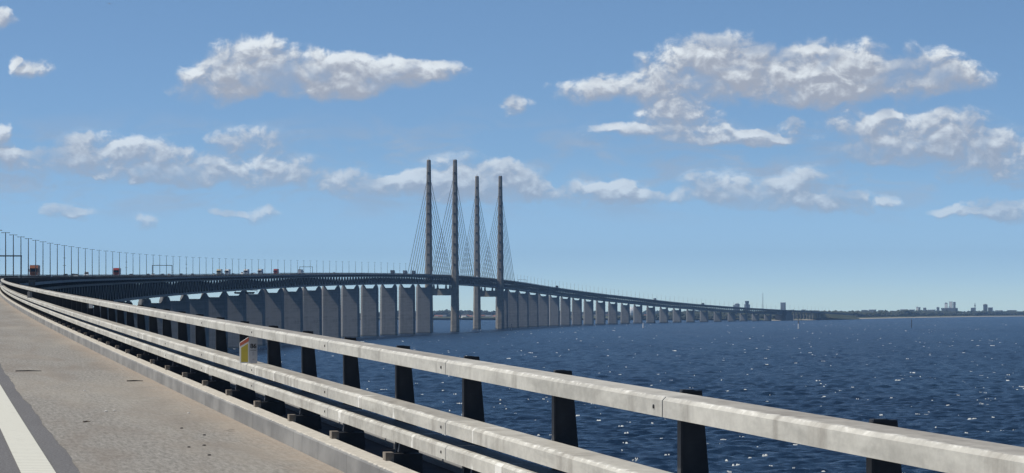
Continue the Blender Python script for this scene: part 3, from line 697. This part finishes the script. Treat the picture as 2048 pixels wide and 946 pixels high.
# debris on the shoulder
DEB = [(139, 789, 'pebble', 1, 'small white chip lying alone on the shoulder, farthest of the white chips'), (179, 833, 'pebble', 1, 'faint white chip on the shoulder, just left of a brighter chip'), (196, 832, 'pebble', 1, 'brightest white chip, just right of a fainter one'), (348, 838, 'pebble', 1, 'white chip on the shoulder nearest the kerb'),
 (331, 871, 'pebble', 0, 'dark stone on the shoulder, farthest from the bottom edge'), (377, 886, 'pebble', 0, 'biggest dark stone on the shoulder, nearest the sand'), (375, 908, 'pebble', 0, 'dark stone midway down a short line of dark stones'), (384, 930, 'pebble', 0, 'dark stone nearest the bottom edge of the photo'), (343, 912, 'pebble', 0, 'small dark stone left of the line of dark stones')]
def ground(px, py, lat_guess=9.5):           # point of the shoulder seen at that pixel
    best = None
    for s in np.arange(12, 90, .1):
        for l in (None,):
            x, y, z = at(s, 0); 
            d = y; yy = YH - FPX * (float(np.interp(s, _s, _h)) - EYE) / d
            if yy <= py:
                X = (px - 1024) / FPX * d; p = phi(s); return s, (X - at(s, 0)[0]) / math.cos(p)
    return 40, 9.5
for (px, py, nm, wh, lb) in DEB:
    px *= 1; X, Y = (px if px < 600 else px), py
    s, l = ground(X, Y); mb = MB(); r = .012 if wh else .011
    mb.loft([[(r * 1.6 * math.cos(t) * q * random.uniform(.8, 1.2), r * math.sin(t) * q * random.uniform(.8, 1.2), z) for t in np.linspace(0, 2 * math.pi, 7)[:-1]] for q, z in ((.8, 0), (1, r * .5), (.55, r * 1.0))])
    o = mb.build(nm, M_signw if wh else M_black); o.location = at(s, l, .006); tag(o, lb, 'stone', 'grit on the shoulder')
for (x0, x1, py, lb) in ((5, 57, 747, 'thin dark twig lying across the shoulder at its left edge'), (227, 260, 769, 'dark twig lying across the shoulder near the kerb'), (130, 145, 856, 'pale splinter lying on the shoulder by the white line')):
    s, l = ground(x0, py); s2, l2 = ground(x1, py); a = Vector(at(s, l, .012)); b = Vector(at(s, l2, .012)); mb = MB(); mid = (b - a) * .5 + Vector((0, .03, .004))
    mb.tube((0, 0, 0), mid, .008, .010, 5); mb.tube(mid, b - a, .010, .005, 5); o = mb.build('twig', M_block if 'pale' in lb else M_post); o.location = a; tag(o, lb, 'twig', 'twigs on the shoulder')
lf = [(420, 826, 'dry leaf on the kerb edge of the sandy shoulder'), (430, 878, 'dry leaf lying on the sand below the kerb')]
for px, py, lb in lf:
    s, l = ground(px, py); mb = MB(); mb.v = [(-.05, 0, .004), (0, -.03, .012), (.06, .01, .02), (0, .03, .014)]; mb.face((0, 1, 2, 3)); mb.v += [(a, b, c + .002) for a, b, c in mb.v[:4]]; mb.face((7, 6, 5, 4)); o = mb.build('dry_leaf', M_block); o.location = at(s, l, .008); tag(o, lb, 'leaf', 'leaves on the shoulder')

# ------------------------------------------------------------------ lamp posts, gantries
def mast_mesh(kind):
    p = MB(); p.tube((0, 0, 0), (0, 0, 12.2), .17, .10, 8)
    return p
lamp0 = empty('lamp_post', (0, 0, 0)); mast_mesh(0).build('pole', M_mast, lamp0)
mb = MB(); mb.tube((-.9, 0, 12.1), (.9, 0, 12.1), .05, n=5); mb.build('arm', M_mast, lamp0)
for k in (-1, 1): mb = MB(); mb.box(k * .75 - .35, k * .75 + .35, -.12, .12, 12.0, 12.14, top=(k * .75 - .3, k * .75 + .3, -.08, .08)); mb.build('lamp_head', M_mast, lamp0)
ext = [MB(), MB()]; ext[0].tube((-.55, 0, 7.6), (.55, 0, 7.6), .07, n=5); ext[1].tube((-.55, 0, 4.9), (.55, 0, 4.9), .07, n=5)
KID0 = list(lamp0.children)
lp = 0; sL = 710.0; idx = 0; first = True; exts = None
s_first = s_at(11, 0, 500); starts = [s_first + 46.67 * i for i in range(-3, 200)]
seen_i = 0
for s in starts:
    if s > END - 300: break
    if S1 - 205 < s < S1 + 700: continue
    if first: o = lamp0; first = False
    else:
        o = lamp0.copy(); COL.objects.link(o)
        for ch in KID0: c = ch.copy(); COL.objects.link(c); c.parent = o
    o.location = at(s, 0, .1); o.rotation_euler = (0, 0, -phi(s))
    n = round((s - s_first) / 46.67)
    if n % 9 == 8:
        if exts is None: exts = [e.build('bracket', M_mast, o) for e in ext]
        else:
            for e in exts: c = e.copy(); COL.objects.link(c); c.parent = o
    if n < 0: lb = 'lamp post beyond the left edge of the photo'
    elif n < 28 and s < S1: lb = f'{ORD[n]} tall thin lamp post from the left edge, in the bridge median'
    elif s < S1: lb = 'one of the small thin lamp posts left of the pylons, behind the white trucks'
    else: lb = 'one of the faint thin lamp posts along the deck right of the pylons'
    tag(o, lb, 'lamp post', 'lamp posts in the bridge median')
def gantry(px, label, lr=.9):
    s = s_at(px, lr, 600); o = empty('sign_gantry', at(s, 0, 0), -phi(s)); h = 6.6
    for x in (lr, lr - 11.4): mb = MB(); mb.box(x - .17, x + .17, -.2, .2, 0.05, h); mb.build('post', M_mast, o)
    mb = MB(); mb.box(lr - 11.6, lr + .2, -.15, .15, h, h + .35); mb.build('beam', M_mast, o)
    return tag(o, label, 'sign gantry', 'empty gantries over the far carriageway')
gantry(42, 'dark gantry frame cut by the left edge, beside the orange truck')
gantry(344, 'thin gantry frame over the carriageway right of the red truck')
gantry(625, 'small thin gantry frame over the grey box truck')
gantry(1052, 'tiny gantry frame just right of the last pylon')

# ------------------------------------------------------------------ vehicles
def wheel(parent, x, y, r, w=.28):
    mb = MB(); mb.tube((x - w / 2, y, r), (x + w / 2, y, r), r, n=12); t = mb.build('wheel', M_tyre, parent)
    mb = MB(); mb.tube((x - w / 2 - .01, y, r), (x + w / 2 + .01, y, r), r * .55, n=8); mb.build('rim', M_steel, t)
def truck(px, lat, cabc, boxc, label, box_h=3.9, oncoming=True, box=True, name='truck', L=13.0):
    s = s_at(px, lat, 330); o = empty(name, at(s, lat, .012 + zl(lat)), -phi(s) + (math.pi if oncoming else 0)); o.scale = (1.1, 1.1, 1.1)
    mc, mx = flat('cab paint', cabc, .4), flat('trailer sheet', boxc, .55)
    # local: +y is forward; cab front at y=0
    mb = MB(); P = [(-2.2, .55), (0.0, .55), (0.02, 1.75), (-.22, 3.0), (-.55, 3.75), (-2.2, 3.85)]
    mb.loft([[(x, y, z) for y, z in P] for x in (-1.24, 1.24)]); cab = mb.build('cab', mc, o)
    mb = MB(); mb.hexa([(-1.1, .03, 1.85), (1.1, .03, 1.85), (1.1, -.02, 1.85), (-1.1, -.02, 1.85), (-1.05, -.17, 2.8), (1.05, -.17, 2.8), (1.05, -.22, 2.8), (-1.05, -.22, 2.8)]); mb.build('windscreen', M_glass, cab)
    mb = MB(); mb.box(-1.15, 1.15, -.3, .18, 2.84, 3.0); mb.build('sun_visor', M_black, cab)
    for z in (.95, 1.25, 1.5): mb = MB(); mb.box(-.85, .85, 0.0, .04, z, z + .12); mb.build('grille', M_black, cab)
    for k in (-1, 1):
        mb = MB(); mb.box(k * .98 - .18, k * .98 + .18, -.02, .05, .7, .9); mb.build('headlight', M_lamp, cab)
        mb = MB(); mb.box(k * 1.42 - .12, k * 1.42 + .12, -.25, -.1, 1.9, 2.7); mb.build('mirror', M_black, cab)
        mb = MB(); mb.box(k * 1.245 - .012, k * 1.245 + .012, -1.3, -.45, 1.9, 2.7); mb.build('side_window', M_glass, cab)
        for y in (-1.0, -3.6): wheel(o, k * 1.08, y, .5)
        if box:
            for y in (-L + 2.2, -L + 3.5): wheel(o, k * 1.08, y, .5)
    if box:
        mb = MB(); mb.box(-1.27, 1.27, -L, -2.6, 1.05, box_h); mb.build('trailer', mx, o)
        for y in (-L - .01, -2.6): mb = MB(); mb.box(-1.29, 1.29, y - .02, y + .06, box_h - .12, box_h + .03); mb.build('trim', M_steel, o)
    mb = MB(); mb.box(-.5, .5, -L + .3 if box else -4.5, -1.5, .6, 1.0); mb.build('chassis', M_black, o)
    return tag(o, label, 'truck', 'trucks on the bridge')
ON, IN = -8.6 + 2.2, -3.0
truck(67, -6.2, (.30, .115, .06), (.33, .14, .08), 'rust orange truck near the left gantry, largest of all', 3.95)
truck(232, -6.2, (.34, .05, .04), (.62, .60, .58), 'red cab truck with a pale trailer behind a lamp post', 3.9)
truck(437, -6.2, (.72, .62, .40), (.80, .78, .70), 'cream coloured truck directly left of a white truck', 3.9)
truck(453, -6.2, (.80, .80, .78), (.80, .80, .78), 'white truck directly right of the cream truck', 3.9)
truck(491, -6.2, (.80, .80, .78), (.42, .44, .48), 'white truck with dark windscreen in the middle of the queue', 3.9)
truck(519, -6.2, (.74, .72, .66), (.30, .36, .48), 'truck with blue grey box body left of a red truck', 4.0)
truck(550, -6.2, (.42, .06, .05), (.40, .055, .05), 'bright red box truck to the left of the small gantry', 4.0)
truck(603, 6.4, (.70, .70, .70), (.46, .48, .50), 'grey box truck beneath the small gantry frame', 4.0, oncoming=False)
truck(787, 6.4, (.08, .08, .09), (.09, .09, .10), 'dark box truck first left of the cable stays', 4.0, oncoming=False)
truck(812, 6.4, (.20, .22, .26), (.16, .18, .22), 'grey truck under the first stay cable', 4.0, oncoming=False)
truck(829, 6.4, (.12, .14, .17), (.10, .12, .15), 'dark blue truck nearest the left pylon leg', 4.0, oncoming=False)
truck(1115, 6.4, (.06, .06, .07), (.07, .07, .08), 'black truck high on the deck right of the pylons', 4.0, oncoming=False)
truck(1311, 6.4, (.2, .22, .25), (.22, .24, .28), 'grey truck far down the descending deck', 4.0, oncoming=False)
truck(1407, 6.4, (.1, .1, .12), (.1, .1, .12), 'dark truck near the island end of the deck', 3.6, oncoming=False)

def car(px, lat, c, label, oncoming=True, van=False, name='car'):
    s = s_at(px, lat, 330); o = empty(name, at(s, lat, .012 + zl(lat)), -phi(s) + (math.pi if oncoming else 0)); m = flat('car paint', c, .3)
    H = 2.3 if van else 1.48; W = .98 if van else .9
    P = [(-2.2, .3), (2.15, .3), (2.25, .62), (2.1, .85), (1.0, .98), (-2.2, 1.0)] if not van else [(-2.4, .35), (2.3, .35), (2.4, .7), (2.2, 1.1), (1.6, 1.25), (-2.4, 1.3)]
    mb = MB(); mb.loft([[(x * W, y * (.97 if abs(x) > .9 else 1), z) for y, z in P] for x in (-1, -.86, .86, 1)]); body = mb.build('body', m, o)
    y0, y1, z0 = (-2.15, .95, .98) if not van else (-2.38, 1.55, 1.24)
    mb = MB(); mb.box(-W * .95, W * .95, y0, y1, z0, H, top=(-W * .78, W * .78, y0 + (.5 if not van else .08), y1 - .75)); mb.build('cabin', m if van else M_glass, o)
    mb = MB(); mb.box(-W * .76, W * .76, y0 + (.52 if not van else .1), y1 - .78, H - .02, H + .03); mb.build('roof', m, o)
    if van:
        mb = MB(); mb.hexa([(-.8, 1.50, 1.35), (.8, 1.50, 1.35), (.8, 1.40, 1.35), (-.8, 1.40, 1.35), (-.72, .93, 2.12), (.72, .93, 2.12), (.72, .83, 2.12), (-.72, .83, 2.12)]); mb.build('windscreen', M_glass, o)
    for k in (-1, 1):
        mb = MB(); mb.box(k * .66 - .17, k * .66 + .17, 2.1, 2.24, .62, .78); mb.build('headlight', M_lamp, body)
        mb = MB(); mb.box(k * .66 - .17, k * .66 + .17, -2.24, -2.15, .7, .85); mb.build('tail_light', M_red, body)
        for y in (-1.35, 1.4): wheel(o, k * (W - .12), y, .33, .22)
    return tag(o, label, 'van' if van else 'car', 'cars on the bridge')
DK = (.03, .032, .036)
car(131, -3.2, DK, 'dark car partly hidden by the parapet, left of the white car', name='car')
car(152, -3.2, (.75, .76, .76), 'white car beside a dark car, right of the orange truck')
car(146, -6.4, DK, 'dark car just behind the white car')
car(173, -6.4, (.42, .45, .48), 'pale grey van with rounded roof left of the red truck', van=True, name='van')
car(98, 6.0, DK, 'dark low car right of the orange truck', False)
car(262, -3.2, (.3, .31, .33), 'grey car right of the red truck')
car(296, -3.2, DK, 'dark car under the left post of the second gantry')
car(306, -6.4, (.6, .6, .6), 'silver car under the second gantry')
car(325, -3.2, DK, 'dark car in the middle below the second gantry')
car(338, -3.2, (.5, .5, .52), 'light grey car below the right post of the second gantry')
car(362, -6.4, DK, 'dark car right of the second gantry')
car(385, -3.2, (.1, .1, .12), 'charcoal car halfway between gantry and cream truck')
car(427, -3.2, (.72, .70, .62), 'white car directly left of the cream truck')
car(445, -3.2, DK, 'black car between the cream truck and the white truck')
car(466, -3.2, DK, 'dark car right of the two leading white trucks')
car(484, -3.2, (.8, .8, .78), 'white van overlapping the third white truck', van=True, name='van')
car(504, -3.2, DK, 'dark car between white truck and small white car')
car(508, -6.4, (.8, .8, .78), 'small white car left of the blue grey truck')
car(594, 3.2, DK, 'dark car left of the grey box truck', False)
car(668, -6.4, (.4, .42, .44), 'silver car alone in the middle of the deck')
car(724, 6.0, (.2, .21, .23), 'grey car on the deck left of the dark truck', False)
car(852, 6.0, DK, 'dark car beside the left pylon leg', False)
car(954, 6.0, (.8, .8, .8), 'white van passing behind the third pylon leg', False, True, 'van')
car(1090, 6.0, DK, 'dark car right of the last stay cable', False)
car(1244, 6.0, DK, 'dark car on the far descending deck', False)

# ------------------------------------------------------------------ inspection platform under the deck
s = S1 - 301 - 140 * 8; ip = empty('inspection_platform', at(s - 50, 0, -10.4), -phi(s))
mb = MB(); mb.box(-8.5, 5.5, -1.5, 1.5, -3.0, -1.6, top=(-9.0, 6.5, -1.5, 1.5)); mb.build('cradle', M_truss, ip)
for x in (-8, 8): mb = MB(); mb.box(x - .15, x + .15, -.2, .2, -2.0, 1.2); mb.build('hanger', M_steel, ip)
mb = MB(); mb.box(-9, 8.2, -.3, .3, -.55, -.2); mb.build('track_beam', M_steel, ip)
tag(ip, 'dark inspection cradle hanging below the truss between two piers', 'inspection platform')

# ------------------------------------------------------------------ sea marks, boat, birds
def sea_pt(px, d): x = (px - 1024) / FPX * d; return (x, d, -drop(x, d))
def beacon(px, d, h, r, label, lower, upper, top=True):
    o = empty('channel_beacon', sea_pt(px, d))
    mb = MB(); mb.tube((0, 0, -1), (0, 0, h * .55), r, r * .9, 10); mb.build('pile', lower, o)
    mb = MB(); mb.tube((0, 0, h * .55), (0, 0, h * .85), r * .85, r * .8, 10); mb.build('shaft', upper, o)
    mb = MB(); mb.tube((0, 0, h * .84), (0, 0, h * .87), r * 1.5, n=10); mb.tube((0, 0, h * .87), (0, 0, h), r * .5, n=8); mb.build('lantern', M_steel, o)
    if top: mb = MB(); mb.tube((0, 0, h), (0, 0, h * 1.16), r * 1.3, r * 1.1, 10); mb.build('top_mark', M_post, o)
    return tag(o, label, 'channel beacon', 'channel beacons in the sea')
beacon(1286.5, 4700, 9.5, .9, 'white channel beacon standing in front of the far piers', M_white, M_white, False)
beacon(1597, 4550, 13.5, .85, 'white channel beacon with grey middle off the island tip', M_white, M_steel, False)
beacon(1823, 4800, 13, .7, 'dark channel beacon standing alone in front of the island', M_mast, M_mast, False)
beacon(1023, 4250, 7.0, .5, 'small grey beacon with dark top mark near the far pylon', M_steel, M_mast, True)
sb = empty('sailboat', sea_pt(923.5, 8000)); mb = MB()
mb.loft([[(-w, y, 1.1) for w, y in ()] or [(-1.3 * k, y, 1.2), (-1.0 * k, y, -.3), (1.0 * k, y, -.3), (1.3 * k, y, 1.2)] for y, k in ((-4.5, .7), (0, 1), (4.0, .6), (5.2, .05))]); mb.build('hull', M_white, sb)
mb = MB(); mb.tube((0, .8, 1), (0, .8, 13.5), .09, n=5); mb.build('mast', M_steel, sb)
mb = MB(); mb.loft([[(0.0, .6, 2.2), (2.6, -3.6, 2.2), (2.66, -3.6, 2.2), (.06, .7, 2.2)], [(0, .75, 13), (.1, .5, 13), (.14, .5, 13), (.04, .75, 13)]]); mb.build('mainsail', M_white, sb)
mb = MB(); mb.loft([[(0, 1.0, 1.8), (-1.8, 4.8, 1.6), (-1.74, 4.84, 1.6), (.05, 1.02, 1.8)], [(0, .95, 11.5), (-.1, 1.1, 11.5), (-.08, 1.12, 11.5), (.02, .96, 11.5)]]); mb.build('jib', M_white, sb)
tag(sb, 'white sailboat on the sea framed between the pylon legs', 'sailboat')
def gull(px, py, d, span, label, ang):
    x = (px - 1024) / FPX * d; o = empty('seagull', (x, d, EYE + (YH - py) / FPX * d), ang); me = bpy.data.meshes.new('body'); b = bmesh.new()
    # one continuous body: head, trunk, tail and two bent wings along x
    st = [(-1.0, -.06, .02, .012, .002), (-.72, .03, .05, .05, .004), (-.42, .09, .10, .075, .008), (-.14, .04, .05, .10, .02), (-.06, .0, .0, .22, .06), (0, -.03, -.01, .30, .075), (.06, .0, .0, .22, .06), (.14, .04, .05, .10, .02), (.42, .09, .10, .075, .008), (.72, .03, .05, .05, .004), (1.0, -.06, .02, .012, .002)]
    rings = []
    for (x_, y_, z_, ch, th) in st:
        k = span / 2; rings.append([b.verts.new((x_ * k, (y_ + ch * math.cos(t)) * k, (z_ + th * math.sin(t)) * k)) for t in np.linspace(0, 2 * math.pi, 9)[:-1]])
    for a, c in zip(rings, rings[1:]):
        for i in range(8): b.faces.new((a[i], a[(i + 1) % 8], c[(i + 1) % 8], c[i]))
    b.faces.new(rings[0][::-1]); b.faces.new(rings[-1]); b.normal_update(); b.to_mesh(me); b.free()
    me.materials.append(M_gull); me.polygons.foreach_set('use_smooth', [True] * len(me.polygons)); q = bpy.data.objects.new('body', me); COL.objects.link(q); q.parent = o
    k = span / 2; mb = MB(); mb.loft([[(r * math.cos(t) * k, yy * k, (.02 + r * math.sin(t)) * k) for t in np.linspace(0, 2 * math.pi, 7)[:-1]] for yy, r in ((.22, .05), (.34, .07), (.42, .05), (.5, .012))]); mb.build('head', M_white, o)
    mb = MB(); mb.hexa([(-.05 * k, -.3 * k, 0), (.05 * k, -.3 * k, 0), (.05 * k, -.29 * k, .02 * k), (-.05 * k, -.29 * k, .02 * k), (-.12 * k, -.58 * k, 0), (.12 * k, -.58 * k, 0), (.12 * k, -.58 * k, .015 * k), (-.12 * k, -.58 * k, .015 * k)]); mb.build('tail', M_white, o)
    return tag(o, label, 'bird')
M_gull = flat('gull feathers', (.30, .31, .33), .8)
gull(219, 7, 480, 1.35, 'grey and white gull gliding at the top edge of the sky', R(25))
gull(168, 395, 800, .7, 'tiny dark bird far off above the small low clouds', R(70))

# ------------------------------------------------------------------ skyline
def f_tower(base, glass, sx, sz):
    def fn(n, o):
        co = n.n('ShaderNodeTexCoord').outputs['Object']; s = n.n('ShaderNodeSeparateXYZ', {0: co})
        z = n.math('FRACT', n.math('MULTIPLY', s.outputs[2], 1 / sz)); h = n.math('FRACT', n.math('MULTIPLY', n.math('ADD', s.outputs[0], s.outputs[1]), 1 / sx))
        w = n.math('MULTIPLY', n.rng(z, .30, .36), n.rng(h, .12, .2)); return pbr(n, n.mix(w, base, glass), .5)
    return fn
MT = {'w': material('white facade', f_tower((.78, .78, .76), (.45, .48, .52), 6, 4)), 'g': material('grey facade', f_tower((.20, .21, .23), (.07, .08, .10), 6, 4)), 'd': material('dark facade', f_tower((.11, .12, .14), (.05, .06, .08), 6, 4)), 'b': material('brick facade', f_tower((.24, .15, .11), (.1, .1, .1), 5, 3.5))}
M_roofr = simple('red roof tiles', (.26, .11, .07), .9, 0, .2, .3); M_roofg = simple('grey roof', (.16, .16, .17), .9, 0, .2, .3)
def zat(py, d, x): return EYE + (YH - py) / FPX * d
def tower(x0, x1, py, d, m, label, top=True, flare=0.0, name='tower_block', cat='building', group='far city skyline'):
    w = (x1 - x0) / FPX * d; xc = ((x0 + x1) / 2 - 1024) / FPX * d; zt = zat(py, d, xc); zb = -drop(xc, d) + 1; o = empty(name, (xc, d, zb), -.5); h = zt - zb; w *= .8; dp = min(w * .55, 24)
    mb = MB(); mb.box(-w / 2 * (1 - flare), w / 2 * (1 - flare), -dp / 2, dp / 2, -3, h * .93 if top else h, top=(-w / 2, w / 2, -dp / 2, dp / 2)); mb.build('wall', MT[m], o)
    mb = MB(); mb.box(-w / 2 - .4, w / 2 + .4, -dp / 2 - .4, dp / 2 + .4, h * .93 if top else h, (h * .93 if top else h) + 1.2); mb.build('roof', M_roofg, o)
    if top: mb = MB(); mb.box(-w * .3, w * .3, -dp * .3, dp * .3, h * .93 + 1.2, h); mb.build('plant_room', M_roofg, o)
    return tag(o, label, cat, group)
CD = 12800
tower(1469, 1480, 606.8, CD, 'g', 'grey hotel block behind the truss, left of the flared tower')
tower(1466, 1470, 611, CD + 100, 'g', 'lower wing attached left of the grey hotel block', False)
tower(1488, 1500.5, 607.5, CD + 120, 'g', 'wide pale slab standing behind the flared control tower')
ct = empty('control_tower', (((1494 - 1024) / FPX * CD), CD, -drop(900, CD))); zt = zat(602, CD, 900) - ct.location.z
mb = MB(); mb.tube((0, 0, 0), (0, 0, zt * .55), 4, n=10); mb.build('shaft', MT['d'], ct)
mb = MB(); mb.loft([[(r * math.cos(t), r * math.sin(t), z) for t in np.linspace(0, 2 * math.pi, 13)[:-1]] for r, z in ((4, zt * .45), (5.5, zt * .7), (8, zt * .95), (8, zt))]); mb.build('cab', MT['d'], ct); tag(ct, 'dark control tower flaring towards its top behind the truss', 'control tower', 'far city skyline')
tm = empty('radio_mast', sea_pt(1525.7, CD)); mb = MB(); mb.tube((0, 0, 0), (0, 0, zat(586, CD, 0) - tm.location.z), 1.6, .6, 6); mb.build('pole', M_steel, tm); mb = MB(); mb.tube((0, 0, 20), (0, 0, 30), 2.2, n=6); mb.build('collar', M_steel, tm); tag(tm, 'tall thin mast rising behind the bridge end', 'mast', 'far city skyline')
tower(1560.5, 1572, 605.6, CD, 'g', 'tall plain grey block standing above the bridge abutment', False)
tower(1832, 1837, 613.5, CD + 600, 'w', 'small white tower alone over the island scrub')
tower(1837, 1841, 615, CD + 620, 'g', 'grey block leaning on the small white tower', False)
tower(1846, 1853, 615.2, CD + 600, 'g', 'low grey block right of the small white tower')
tower(1873, 1879, 614, CD + 600, 'd', 'dark domed block left of the white slabs')
tower(1889, 1895.5, 605.2, CD + 400, 'w', 'left white slab of the tall skyline group')
tower(1898, 1905.5, 603.8, CD + 400, 'w', 'right white slab of the tall skyline group', False)
tower(1906, 1911.5, 604.5, CD + 420, 'g', 'grey slab touching the right white slab', False)
tower(1880, 1918, 616.5, CD + 300, 'd', 'long dark low building below the white slabs', False)
tower(1941, 1952, 615.3, CD + 500, 'd', 'dark broad works building under a chimney')
ch = empty('chimney', sea_pt(1950, CD + 480)); mb = MB(); mb.tube((0, 0, 0), (0, 0, zat(604, CD, 0) - ch.location.z - 4), 2.2, 1.5, 8); mb.build('stack', M_steel, ch); mb = MB(); mb.tube((0, 0, 40), (0, 0, 43), 3, n=8); mb.build('platform', M_steel, ch); tag(ch, 'slim chimney above the dark works building', 'chimney', 'far city skyline')
tower(1966, 1975.5, 608, CD + 500, 'd', 'broad dark tower block farthest right on the skyline')
tower(1975.6, 1986, 615.5, CD + 520, 'd', 'stepped lower block right of the dark tower block', False)
for i, (a, b, y, m) in enumerate([(1722, 1736, 619.2, 'd'), (1737, 1753, 618.4, 'g'), (1756, 1768, 619.5, 'g'), (1780, 1788, 620.6, 'w'), (1792, 1797, 621, 'w'), (1800, 1816, 618, 'g'), (1818, 1830, 618.3, 'd'), (1855, 1872, 618.6, 'g'), (1918, 1926, 622.5, 'w'), (1990, 2006, 620, 'g'), (2014, 2034, 619.6, 'd'), (1602, 1612, 618.5, 'g'), (1618, 1640, 620, 'g'), (1675, 1679, 621.5, 'w')]):
    tower(a, b, y + 1.3, CD + 700 + 15 * i, m, f'{ORD[i]} of the long low sheds along the skyline over the island, listed leftward order' if False else f'low {dict(d="dark", g="grey", w="white")[m]} shed number {ORD[i]} along the skyline above the island', False, 0, 'low_building')
# houses and boats' sheds on the coast behind the pylons and far piers
hk = 0
for i in range(70):
    px = rng.uniform(866, 1004) if i < 34 else rng.uniform(1140, 1560)
    d = np.interp(px, [700, 860, 1010, 1200, 1400, 1600], [9300, 9200, 9300, 10500, 12000, 14200]) + rng.uniform(25, 75)
    wd, dp, hh = rng.uniform(7, 16), rng.uniform(6, 10), rng.uniform(3.5, 6); x, y, z = sea_pt(px, d); o = empty('coast_house', (x, y, z + 1.2), rng.uniform(-.6, .6))
    mb = MB(); mb.box(-wd / 2, wd / 2, -dp / 2, dp / 2, -1, hh); mb.build('wall', [M_white, M_white, MT['b'], M_signw][i % 4], o)
    mb = MB(); mb.loft([[(-wd / 2 - .3, -dp / 2 - .3, hh), (-wd / 2 - .3, dp / 2 + .3, hh), (-wd / 2 - .3, 0, hh + 3.2)], [(wd / 2 + .3, -dp / 2 - .3, hh), (wd / 2 + .3, dp / 2 + .3, hh), (wd / 2 + .3, 0, hh + 3.2)]]); mb.build('roof', [M_roofr, M_roofg][i % 2], o)
    tag(o, 'one of the tiny houses along the wooded coast seen between the pylon legs' if i < 34 else 'one of the tiny pale houses on the coast seen between the far piers', 'house', 'houses along the far coast')
dm = empty('storage_dome', sea_pt(1261.5, 11000)); mb = MB(); mb.loft([[(20 * math.cos(e) * math.cos(t), 20 * math.cos(e) * math.sin(t), 14 + 20 * math.sin(e)) for t in np.linspace(0, 2 * math.pi, 17)[:-1]] for e in np.linspace(0, 1.5, 6)]); mb.build('shell', M_white, dm); mb = MB(); mb.tube((0, 0, 0), (0, 0, 14), 20, n=16); mb.build('drum', M_signw, dm); tag(dm, 'white domed tank glimpsed between the far piers', 'tank')
